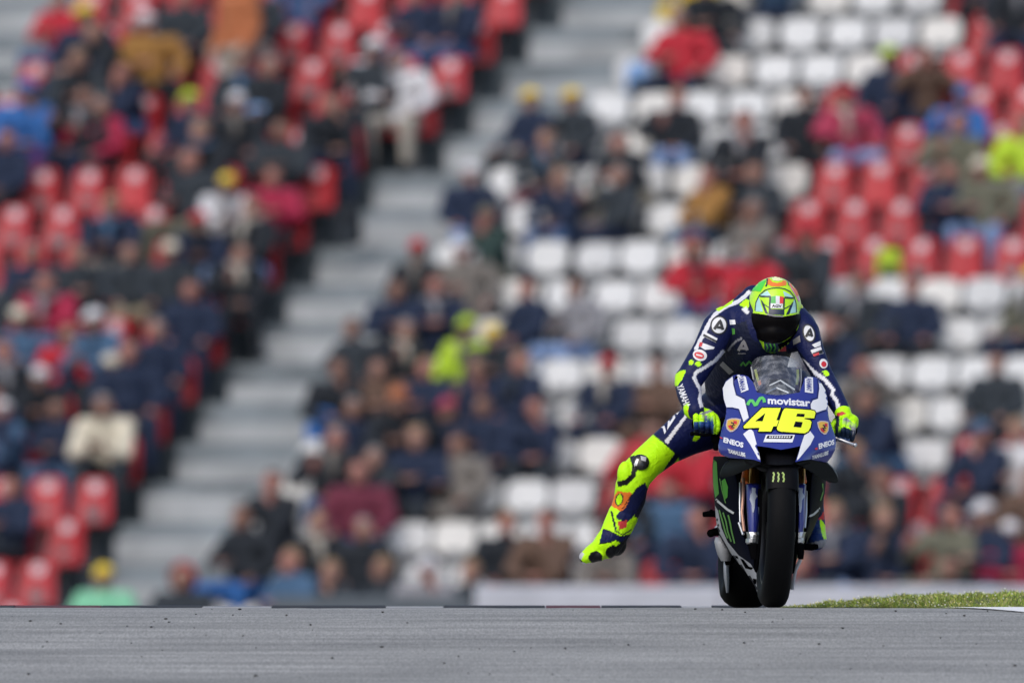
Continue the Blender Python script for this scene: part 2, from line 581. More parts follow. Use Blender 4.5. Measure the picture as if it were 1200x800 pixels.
# ------------------------------------------------------------------ grandstand
TH = math.radians(19.6)
CT, ST = math.cos(TH), math.sin(TH)
R0, R1 = -2, 18                     # lowest and highest terrace
RISE, DEPTH = 0.4056, 0.8
def row_y(r): return 130 + DEPTH / CT * (r - 7)
def tread(r): return -0.50 + RISE * r - 0.65
def row_u(r, px):
    k = (px - 600) / FOC
    return k * row_y(r) / (CT + k * ST)
def row_pt(r, u, back=0.0, dz=0.0):
    return Vector((u * CT + back * ST, row_y(r) - u * ST + back * CT, tread(r) + dz))
ROTZ = Matrix.Rotation(-TH, 3, 'Z')
def left_last(r):                    # seat nearest to the stairs, left block (picture column)
    return 518 + 33 * (r - 13) - (54.3 if r <= 11 else 0)
def right_first(r):
    return 338 + 31.4 * (r - 2) + (54.3 if r >= 12 else 0)

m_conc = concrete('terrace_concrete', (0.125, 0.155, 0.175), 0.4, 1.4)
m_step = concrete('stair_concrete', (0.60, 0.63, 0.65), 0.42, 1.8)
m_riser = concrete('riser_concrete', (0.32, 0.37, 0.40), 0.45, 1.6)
stand = empty('grandstand', row_pt(R0, 0, -0.45, -0.44))
tag(stand, 'grey concrete grandstand with a stairway between its seat blocks', 'grandstand')
for r in range(R0, R1 + 1):
    m = MB()
    A, B = -17.0, 17.0
    lo = -RISE - (0.35 if r == R0 else 0.0)
    front = [row_pt(r, A, -0.45, lo), row_pt(r, B, -0.45, lo), row_pt(r, B, -0.45, 0), row_pt(r, A, -0.45, 0)]
    back = [row_pt(r, A, 0.35 - 0.003, lo), row_pt(r, B, 0.35 - 0.003, lo), row_pt(r, B, 0.35 - 0.003, 0), row_pt(r, A, 0.35 - 0.003, 0)]
    m.prism(front, back)
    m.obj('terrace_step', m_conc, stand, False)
rnd = random.Random(11)
def stair(r, xa, xb):
    ua, ub = row_u(r, xa), row_u(r, xb)
    h = 0.24 + rnd.uniform(-0.07, 0.05)
    m = MB()
    f = [row_pt(r, ua, -0.05, 0.002), row_pt(r, ub, -0.05, 0.002), row_pt(r, ub, -0.05, h), row_pt(r, ua, -0.05, h)]
    b = [row_pt(r, ua, 0.336, 0.002), row_pt(r, ub, 0.336, 0.002), row_pt(r, ub, 0.336, h), row_pt(r, ua, 0.336, h)]
    m.prism(f, b)
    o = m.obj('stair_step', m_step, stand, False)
    m = MB()
    m.prism([row_pt(r, ua - .12, y_, z_) for y_, z_ in ((.338, .002), (.338, RISE - .01), (.347, RISE - .01), (.347, .002))], [row_pt(r, ub + .12, y_, z_) for y_, z_ in ((.338, .002), (.338, RISE - .01), (.347, RISE - .01), (.347, .002))])
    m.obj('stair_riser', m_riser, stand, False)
for r in range(R0, R1):
    stair(r, left_last(r) + 40 + rnd.uniform(-4, 4), right_first(r) - 36 + rnd.uniform(-6, 4))
for r in range(8, R1):
    stair(r, -330 + 33 * (r - 8), -150 + 33 * (r - 8))
# back wall of the stand, above the last terrace
m = MB()
m.prism([row_pt(R1, -17, 0.35, -RISE), row_pt(R1, 17, 0.35, -RISE), row_pt(R1, 17, 0.35, 2.2), row_pt(R1, -17, 0.35, 2.2)],
        [row_pt(R1, -17, 0.6, -RISE), row_pt(R1, 17, 0.6, -RISE), row_pt(R1, 17, 0.6, 2.2), row_pt(R1, -17, 0.6, 2.2)])
m.obj('back_wall', m_conc, stand, False)

# solid panels imitating the heat-mirage bands at the foot of the stand
def mirage_band(label, xa, xb, ytop, Y, rgb, name, base_extra=0.0):
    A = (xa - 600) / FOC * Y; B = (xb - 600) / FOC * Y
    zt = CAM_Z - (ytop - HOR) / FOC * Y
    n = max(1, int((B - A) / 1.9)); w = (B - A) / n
    root = empty('mirage_band', ((A + B) / 2, Y, -2.4))
    tag(root, label, 'mirage_band')
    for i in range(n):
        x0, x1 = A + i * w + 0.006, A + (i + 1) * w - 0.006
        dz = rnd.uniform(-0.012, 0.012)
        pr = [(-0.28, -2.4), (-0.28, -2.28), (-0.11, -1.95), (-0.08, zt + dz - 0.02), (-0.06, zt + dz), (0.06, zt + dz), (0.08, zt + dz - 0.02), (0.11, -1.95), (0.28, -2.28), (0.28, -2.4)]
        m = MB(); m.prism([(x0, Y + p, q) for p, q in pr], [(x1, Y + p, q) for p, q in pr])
        m.obj('barrier_panel', concrete(name, rgb, 0.22, 2.0) if i == 0 else bpy.data.materials[name], root, False)  # mirage stand-in panel, not a real barrier
mirage_band('long pale lilac grey panels imitating a sky mirage below the right seat block', 556, 1420, 686, 117.0, (0.66, 0.68, 0.76), 'mirage_pale')
mirage_band('short dark blue grey panels imitating a heat mirage at the foot of the stairs', 318, 552, 699, 117.0, (0.13, 0.155, 0.18), 'mirage_dark')

# ------------------------------------------------------------------ seats
def slab(outline, yf, thick):
    """a curved moulded panel: outline in x,z; yf(x,z) gives its front face"""
    pts, tr = fill_poly(outline, 0.07)
    n = len(pts)
    m = MB()
    v = [(x, yf(x, z), z) for x, z in pts] + [(x, yf(x, z) + thick, z) for x, z in pts]
    f = [t for t in tr] + [tuple(i + n for i in t)[::-1] for t in tr]
    ed = {}
    for t in tr:
        for i in range(len(t)):
            e = (t[i], t[(i + 1) % len(t)]); ed[e] = 1
    for (a, b) in list(ed):
        if (b, a) not in ed: f.append((a, b, b + n, a + n))
    m.add(v, f)
    return m
def rounded(poly, rad, k=4):
    out = []
    N = len(poly)
    for i in range(N):
        p = Vector(poly[i]); a = (Vector(poly[i - 1]) - p); b = (Vector(poly[(i + 1) % N]) - p)
        ra = min(rad, a.length * 0.45, b.length * 0.45)
        A = p + a.normalized() * ra; B = p + b.normalized() * ra
        for j in range(k + 1):
            t = j / k
            q = A * (1 - t) ** 2 + p * 2 * t * (1 - t) + B * t * t
            out.append((q.x, q.y))
    return out
def back_y(x, z): return 0.17 + (z - 0.45) * 0.22 - 0.9 * x * x
m_red = mat('red_plastic', (0.38, 0.014, 0.022), 0.5, 0, 0.12, 6)
m_white = mat('white_plastic', (0.64, 0.65, 0.65), 0.45, 0, 0.06, 6)
RED_VAR = [m_red, m_red, mat('red_plastic_faded', (0.43, 0.025, 0.032), 0.5, 0, 0.15, 6), mat('red_plastic_dark', (0.38, 0.012, 0.02), 0.42, 0, 0.15, 6)]
WHITE_VAR = [m_white, m_white, mat('white_plastic_grey', (0.54, 0.55, 0.555), 0.5, 0, 0.12, 6), mat('white_plastic_cream', (0.64, 0.63, 0.60), 0.5, 0, 0.12, 6)]
m_emblem = mat('emblem_white', (0.56, 0.46, 0.49), 0.5, 0, 0.35, 40)
m_steel = mat('galvanised_steel', (0.22, 0.23, 0.24), 0.5, 0.6, 0.15)
red_back = slab(rounded([(-0.215, 0.40), (0.215, 0.40), (0.165, 0.87), (-0.165, 0.87)], 0.10), back_y, 0.022).mesh('backrest', True, 40)
white_back = slab(rounded([(-0.222, 0.525), (0.222, 0.525), (0.226, 0.84), (-0.226, 0.84)], 0.15), back_y, 0.022).mesh('backrest', True, 40)
def pan_mesh(w):
    mm = slab(rounded([(-w, -0.25), (w, -0.25), (w, 0.17), (-w, 0.17)], 0.08), lambda x, z: 0.0, 0.024)
    mm.v = [(x, z, 0.395 + y - 0.04 * (z + 0.04) - 0.25 * (0.04 - x * x)) for x, y, z in mm.v]
    return mm.mesh('seat_pan', True, 40)
red_pan, white_pan = pan_mesh(0.215), pan_mesh(0.205)
mm = MB()
N = 20
ring = [(0.070 * math.cos(2 * math.pi * i / N), 0.780 + 0.062 * math.sin(2 * math.pi * i / N)) for i in range(N)]
em = slab(ring, lambda x, z: back_y(x, z) - 0.006, 0.004)
emblem_me = em.mesh('emblem', True, 40)
mm = MB()
mm.box((0, 0.13, 0.18), (0.05, 0.05, 0.36)); mm.box((0, 0.02, 0.355), (0.30, 0.30, 0.02)); mm.box((0, 0.20, 0.48), (0.18, 0.03, 0.16)); mm.box((0, 0.13, 0.012), (0.14, 0.14, 0.02))
bracket_me = mm.mesh('bracket', False)
for me_, ma in ((red_back, m_red), (white_back, m_white), (red_pan, m_red), (white_pan, m_white), (emblem_me, m_emblem), (bracket_me, m_steel)):
    me_.materials.append(ma)

ORD = ['', 'first', 'second', 'third', 'fourth', 'fifth', 'sixth', 'seventh', 'eighth', 'ninth', 'tenth', 'eleventh', 'twelfth', 'thirteenth', 'fourteenth', 'fifteenth', 'sixteenth', 'seventeenth', 'eighteenth', 'nineteenth', 'twentieth', 'twenty-first', 'twenty-second', 'twenty-third']
def where(side, n, r):
    return '%s %s of the stairs, %s row up' % (ORD[n], side, ORD[r - R0 + 1])
def seat_colour(r, x, side):
    if side == 'left': return 'red'
    lim = {16: 1115, 15: 1115, 14: 1125, 13: 1040, 12: 945, 11: 905, 10: 940, 9: 860, 8: 880, 7: 9999, 6: 9999, 5: 9999, 4: 9999, 3: 720, 2: 690, 1: 720, 0: 700}
    if r in (3, 4) and x > 960: return 'white' if r == 4 or x < 1100 else 'red'
    return 'white' if x <= lim.get(r, 700) else 'red'
SEATS = {}
def seats_row(r):
    out = []
    x, n = left_last(r), 1
    while x > -40:
        if x > 52 + 33 * (r - 14): out.append((x, 'left', n))
        x -= 54.0; n += 1
    x, n = right_first(r), 1
    while x < 1245:
        out.append((x, 'right', n)); x += 54.4; n += 1
    return out
for r in range(R0, R1 - 1):
    for x, side, n in seats_row(r):
        py = 683 - 45.5 * r
        if side == 'right' and x > 540 and r < 0: continue        # hidden behind the pale mirage panels
        col = seat_colour(r, x, side)
        SEATS[(r, side, n)] = (x, col)
seat_protos = {}
def place_seat(r, side, n, taken):
    x, col = SEATS[(r, side, n)]
    root = empty('stadium_seat', row_pt(r, row_u(r, x), 0, 0))
    root.rotation_euler = (0, 0, -TH + rnd.uniform(-0.02, 0.02))
    var_ = rnd.choice({'red': RED_VAR, 'white': WHITE_VAR}[col])
    lab = {'red': 'red plastic seat with a white emblem', 'white': 'plain white plastic seat'}[col]
    tag(root, '%s, %s' % (lab, where(side, n, r)), 'seat', '%s seats in the grandstand' % col)
    for nm, me_ in (('backrest', red_back if col == 'red' else white_back), ('seat_pan', red_pan if col == 'red' else white_pan), ('bracket', bracket_me)):
        o = bpy.data.objects.new(nm, me_); COL.objects.link(o); o.parent = root
        if nm != 'bracket':
            o.material_slots[0].link = 'OBJECT'; o.material_slots[0].material = var_
        if nm == 'backrest':
            o.rotation_euler = (rnd.uniform(-0.06, 0.03), 0, rnd.uniform(-0.03, 0.03))
        if nm == 'backrest' and col == 'red':
            e = bpy.data.objects.new('emblem', emblem_me); COL.objects.link(e); e.parent = o
# ------------------------------------------------------------------ spectators
SKIN = [mat('skin_fair', (0.34, 0.185, 0.14), 0.55, 0, 0.1), mat('skin_tanned', (0.25, 0.13, 0.095), 0.55, 0, 0.1), mat('skin_ruddy', (0.37, 0.165, 0.13), 0.55, 0, 0.1)]
CLOTH = {
 'navy': (0.006, 0.016, 0.046), 'black': (0.006, 0.010, 0.016), 'charcoal': (0.020, 0.028, 0.037), 'grey': (0.22, 0.22, 0.24), 'white': (0.62, 0.62, 0.64),
 'red': (0.42, 0.015, 0.03), 'crimson': (0.33, 0.012, 0.05), 'pink': (0.36, 0.035, 0.08), 'lime': (0.42, 0.60, 0.03), 'bright blue': (0.025, 0.12, 0.36),
 'light blue': (0.22, 0.38, 0.66), 'steel blue': (0.05, 0.11, 0.20), 'olive': (0.12, 0.12, 0.085), 'brown': (0.11, 0.065, 0.045), 'mustard': (0.30, 0.15, 0.035),
 'orange': (0.40, 0.13, 0.05), 'cream': (0.62, 0.57, 0.45), 'beige': (0.38, 0.35, 0.30), 'green': (0.20, 0.52, 0.33), 'dark green': (0.016, 0.04, 0.035),
 'maroon': (0.12, 0.014, 0.035), 'yellow': (0.72, 0.52, 0.04), 'denim blue': (0.05, 0.10, 0.22), 'pale denim': (0.20, 0.30, 0.52), 'khaki': (0.30, 0.26, 0.18), 'purple': (0.09, 0.03, 0.16), 'taupe': (0.16, 0.145, 0.13)}
HAIRC = {'brown': (0.035, 0.02, 0.013), 'black': (0.01, 0.009, 0.009), 'grey': (0.25, 0.24, 0.23), 'fair': (0.30, 0.20, 0.10)}
def cloth(c): return mat('cloth_' + c.replace(' ', '_'), CLOTH[c], 0.85, 0, 0.18, 14, 0.25, 40)
def hairm(c): return mat('hair_' + c, HAIRC[c], 0.7, 0, 0.3, 60, 0.4, 120)
m_eye = mat('eye_dark', (0.02, 0.015, 0.012), 0.3)

def mirror(p, s): return Vector((p[0] * s, p[1], p[2]))
POSES = {}
def make_pose(name, hip, knee, ankle, toe, chest, sho, neck, head, elbow, wrist, fdir, other=None, turn=0.0):
    """one seated or standing figure: body, jacket, trousers, shoes, hair, cap, hood"""
    H = Vector(head)
    arms = {1: (elbow, wrist, fdir), -1: other or (elbow, wrist, fdir)}
    b = MB(); j = MB(); t = MB(); sh = {1: MB(), -1: MB()}
    hipc = Vector((0, hip[1], hip[2]))
    C = Vector(chest)
    mid = hipc.lerp(C, 0.5)
    b.ell(hipc, (0.15, 0.12, 0.11)); b.ell(mid, (0.14, 0.10, 0.14)); b.ell(C, (0.155, 0.105, 0.15))
    j.ell(hipc + Vector((0, 0, 0.03)), (0.185, 0.155, 0.11)); j.ell(mid, (0.19, 0.145, 0.18)); j.ell(C, (0.20, 0.14, 0.19))
    t.ell(hipc, (0.18, 0.15, 0.12))
    N = Vector(neck)
    b.chain([(C + Vector((0, 0, 0.08)), 0.075), (N, 0.055), (H + Vector((0, 0.015, -0.06)), 0.052)])
    j.chain([(C + Vector((0, 0.02, 0.1)), 0.10), (N + Vector((0, 0.005, -0.01)), 0.075)])
    # head: skull, jaw, nose, ears, brow
    b.ell(H + Vector((0, 0.012, 0.02)), (0.076, 0.096, 0.098), None, 18, 12)
    b.ell(H + Vector((0, -0.03, -0.06)), (0.056, 0.062, 0.062)); b.ell(H + Vector((0, -0.05, -0.095)), (0.032, 0.032, 0.026))
    b.chain([(H + Vector((0, -0.088, 0.01)), 0.011), (H + Vector((0, -0.108, -0.028)), 0.016)], 8)
    b.ell(H + Vector((0, -0.092, -0.062)), (0.025, 0.010, 0.008))
    b.ell(H + Vector((0, -0.074, 0.024)), (0.055, 0.02, 0.012))
    for s in (-1, 1):
        b.ell(H + Vector((0.078 * s, 0.012, -0.01)), (0.012, 0.022, 0.034))
        S_ = mirror(sho, s); E = mirror(arms[s][0], s); W = mirror(arms[s][1], s)
        b.chain([(S_, 0.062), (S_.lerp(E, 0.5), 0.05), (E, 0.043), (E.lerp(W, 0.4), 0.042), (W, 0.028)])
        j.chain([(C.lerp(S_, 0.4), 0.11), (S_, 0.086), (S_.lerp(E, 0.5), 0.075), (E, 0.068), (E.lerp(W, 0.5), 0.062), (E.lerp(W, 0.9), 0.046)])
        F = mirror(arms[s][2], s).normalized()
        b.chain([(W, 0.028), (W + F * 0.05, 0.034), (W + F * 0.085, 0.03)], 8)
        Hp, K, A, T = mirror(hip, s), mirror(knee, s), mirror(ankle, s), mirror(toe, s)
        b.chain([(Hp, 0.085), (K, 0.055), (K.lerp(A, 0.35), 0.052), (A, 0.036)])
        t.chain([(Hp, 0.115), (Hp.lerp(K, 0.5), 0.098), (K, 0.078), (K.lerp(A, 0.4), 0.074), (A + Vector((0, 0, 0.03)), 0.06)])
        b.chain([(A, 0.036), (T, 0.03)], 8)
        sh[s].chain([(A + Vector((0, 0.03, -0.03)), 0.048), (A.lerp(T, 0.5) + Vector((0, 0, -0.005)), 0.05), (T, 0.042)], 10)
    body = remesh(b, 0.014, 3, 'person')
    # fingers and thumb
    f = MB()
    for s in (-1, 1):
        W = mirror(arms[s][1], s); F = mirror(arms[s][2], s).normalized()
        side = F.cross(Vector((0, 0, 1))); side = side.normalized() if side.length > 0.1 else Vector((1, 0, 0))
        dn = side.cross(F).normalized()
        for k in range(4):
            q = W + F * 0.09 + side * (k - 1.5) * 0.019
            L = (0.034, 0.04, 0.038, 0.03)[k]
            f.chain([(q, 0.0095), (q + F * L + dn * 0.006, 0.009), (q + F * L * 1.5 + dn * 0.03, 0.0075)], 6, 0, 6, 4)
        q = W + F * 0.035 + side * (-0.034 * s)
        f.chain([(q, 0.012), (q + F * 0.03 - side * 0.016 * s, 0.010), (q + F * 0.055 - side * 0.010 * s, 0.008)], 6, 0, 6, 4)
    for s in (-1, 1):
        f.ell(H + Vector((0.03 * s, -0.081, 0.004)), (0.012, 0.008, 0.007), None, 8, 5, 1)
    bm = bmesh.new(); bm.from_mesh(body)
    tmp = f.mesh('hands', True); bm.from_mesh(tmp); bm.to_mesh(body); bm.free()
    body.materials.clear(); body.materials.append(SKIN[0]); body.materials.append(m_eye)
    hair = MB()
    def shell(c, rad, cut, nu=18, nv=10):
        """skull cap: the part of an ellipsoid above a slanting hairline"""
        e = MB().ell(c, rad, None, nu, nv)
        keep = [q for q in e.f if all(cut(Vector(e.v[i]) - Vector(c)) for i in q)]
        return MB().add(e.v, keep)
    hc = H + Vector((0, 0.02, 0.028))
    hr = shell(hc, (0.086, 0.106, 0.107), lambda d: d.z > 0.03 + max(0, -d.y) * 0.35 or (d.y > 0.03 and d.z > -0.075) or (abs(d.x) > 0.05 and d.z > -0.02 and d.y > -0.03)).mesh('hair')
    cp = shell(hc + Vector((0, 0, 0.004)), (0.092, 0.112, 0.112), lambda d: d.z > 0.005)
    cp.add([(0.075 * math.cos(a) + hc.x, hc.y - 0.075 - 0.085 * math.sin(a), hc.z + 0.02 - 0.02 * math.sin(a)) for a in [math.pi * i / 10 for i in range(11)]] +
           [(0.075 * math.cos(a) + hc.x, hc.y - 0.075 - 0.085 * math.sin(a), hc.z + 0.032 - 0.02 * math.sin(a)) for a in [math.pi * i / 10 for i in range(11)]],
           [tuple(range(11)), tuple(range(11, 22))[::-1]] + [(i, i + 1, i + 12, i + 11) for i in range(10)])
    cpm = cp.mesh('cap')
    hd = shell(H + Vector((0, 0.03, 0.01)), (0.125, 0.145, 0.155), lambda d: d.y > -0.095 + max(0, -d.z) * 0.2).mesh('hood')
    sc = MB(); ring = [N + Vector((0.088 * math.cos(a), -0.01 + 0.085 * math.sin(a), 0.004 - 0.03 * max(0, -math.sin(a)))) for a in [2 * math.pi * i / 14 for i in range(15)]]
    sc.tube(ring, 0.026, 8); sc.tube([ring[10], ring[10] + Vector((0.03, -0.07, -0.10)), ring[10] + Vector((0.03, -0.075, -0.24))], [0.03, 0.035, 0.03], 8)
    POSES[name] = dict(body=body, jacket=remesh(j, 0.02, 3, 'jacket'), trousers=remesh(t, 0.02, 3, 'trousers'), shoe=sh[1].mesh('shoe'), shoe2=sh[-1].mesh('shoe'), hair=hr, cap=cpm, hood=hd, scarf=sc.mesh('scarf'))
    for k in ('jacket', 'trousers', 'shoe', 'shoe2', 'hair', 'cap', 'hood', 'scarf'): POSES[name][k].materials.append(cloth('black'))

make_pose('seated', (0.09, 0.04, 0.53), (0.15, -0.40, 0.55), (0.14, -0.42, 0.09), (0.15, -0.56, 0.045), (0, 0.07, 0.93), (0.185, 0.07, 1.02), (0, 0.05, 1.10), (0, 0.02, 1.22), (0.27, -0.03, 0.78), (0.16, -0.28, 0.67), (0, -0.9, -0.3))
make_pose('leaning', (0.09, 0.04, 0.53), (0.17, -0.40, 0.55), (0.16, -0.40, 0.09), (0.17, -0.54, 0.045), (0, -0.10, 0.86), (0.18, -0.16, 0.94), (0, -0.2, 1.01), (0, -0.25, 1.12), (0.22, -0.36, 0.67), (0.06, -0.45, 0.74), (-0.6, -0.5, 0.1))
make_pose('arms folded', (0.09, 0.04, 0.53), (0.13, -0.40, 0.55), (0.12, -0.36, 0.09), (0.13, -0.50, 0.045), (0, 0.07, 0.92), (0.19, 0.06, 1.01), (0, 0.04, 1.09), (0.0, 0.01, 1.21), (0.27, -0.05, 0.78), (0.05, -0.19, 0.82), (-1, -0.1, 0.05))
make_pose('hands raised', (0.09, 0.04, 0.53), (0.15, -0.40, 0.55), (0.14, -0.42, 0.09), (0.15, -0.56, 0.045), (0, 0.03, 0.92), (0.185, 0.0, 1.01), (0, 0.0, 1.09), (0, -0.03, 1.21), (0.27, -0.19, 0.88), (0.09, -0.25, 1.11), (-0.5, -0.2, 0.8))
make_pose('chin on hand', (0.09, 0.04, 0.53), (0.15, -0.40, 0.55), (0.14, -0.42, 0.09), (0.15, -0.56, 0.045), (0.02, -0.03, 0.89), (0.18, -0.05, 0.98), (0.02, -0.08, 1.06), (0.03, -0.13, 1.17), (0.20, -0.32, 0.68), (0.10, -0.26, 0.98), (-0.3, 0.1, 0.9), ((0.25, -0.20, 0.72), (0.02, -0.36, 0.66), (-0.9, -0.2, 0)))
make_pose('looking aside', (0.09, 0.04, 0.53), (0.20, -0.38, 0.55), (0.18, -0.34, 0.09), (0.20, -0.48, 0.045), (-0.04, 0.08, 0.93), (0.185, 0.07, 1.02), (-0.05, 0.06, 1.10), (-0.06, 0.03, 1.22), (0.30, 0.02, 0.80), (0.22, -0.22, 0.66), (0, -0.9, -0.3), ((0.32, 0.0, 0.82), (0.12, -0.22, 0.80), (-0.9, -0.3, 0)))
make_pose('crossed legs', (0.09, 0.04, 0.53), (0.10, -0.40, 0.58), (0.16, -0.36, 0.12), (0.20, -0.48, 0.08), (0.03, 0.09, 0.92), (0.185, 0.10, 1.01), (0.03, 0.07, 1.09), (0.05, 0.03, 1.20), (0.26, -0.04, 0.76), (0.06, -0.26, 0.64), (-0.8, -0.4, 0), ((0.28, -0.10, 0.80), (0.10, -0.34, 0.90), (-0.2, -0.5, 0.7)))
make_pose('standing', (0.09, 0.0, 0.92), (0.11, -0.02, 0.50), (0.12, 0.02, 0.09), (0.13, -0.13, 0.045), (0, 0.02, 1.30), (0.185, 0.02, 1.42), (0, 0.02, 1.50), (0, -0.01, 1.64), (0.25, 0.03, 1.12), (0.24, -0.10, 0.88), (0, -0.3, -0.9))
HEADZ = {'chin on hand': 1.17, 'looking aside': 1.22, 'crossed legs': 1.20, 'seated': 1.22, 'leaning': 1.12, 'arms folded': 1.21, 'hands raised': 1.21, 'standing': 1.64}

SCARF = random.Random(5)
def add_person(r, u, back, pose, jacket, head, legs, scale, yaw, label, skin):
    q = POSES[pose]
    def piece(nm, me, m_, parent=None, slot=0):
        o = bpy.data.objects.new(nm, me); COL.objects.link(o)
        o.material_slots[slot].link = 'OBJECT'; o.material_slots[slot].material = m_
        if parent is not None: o.parent = parent
        return o
    root = piece('person', q['body'], SKIN[skin])
    root.location = row_pt(r, u, back, 0.002)
    root.rotation_euler = (0, 0, -TH + yaw)
    root.scale = (scale * 1.15, scale * 1.05, scale)
    tag(root, label, 'person', 'spectators in the grandstand')
    piece('jacket', q['jacket'], cloth(jacket), root)
    piece('trousers', q['trousers'], cloth(legs), root)
    for k in ('shoe', 'shoe2'): piece('shoe', q[k], cloth('black' if legs != 'black' else 'charcoal'), root)
    if SCARF.random() < 0.3 and pose != 'standing': piece('scarf', q['scarf'], cloth(SCARF.choice(('grey', 'steel blue', 'beige', 'black', 'charcoal', 'grey', 'taupe'))), root)
    hw = head.split()
    if hw[-1] == 'cap':
        piece('hair', q['hair'], hairm('brown'), root)
        piece('cap', q['cap'], cloth(' '.join(hw[:-1])), root)
    elif hw[-1] == 'hood':
        piece('hood', q['hood'], cloth(' '.join(hw[:-1])), root)
    elif hw[0] == 'bald': pass
    else: piece('hair', q['hair'], hairm(hw[0]), root)
    return root

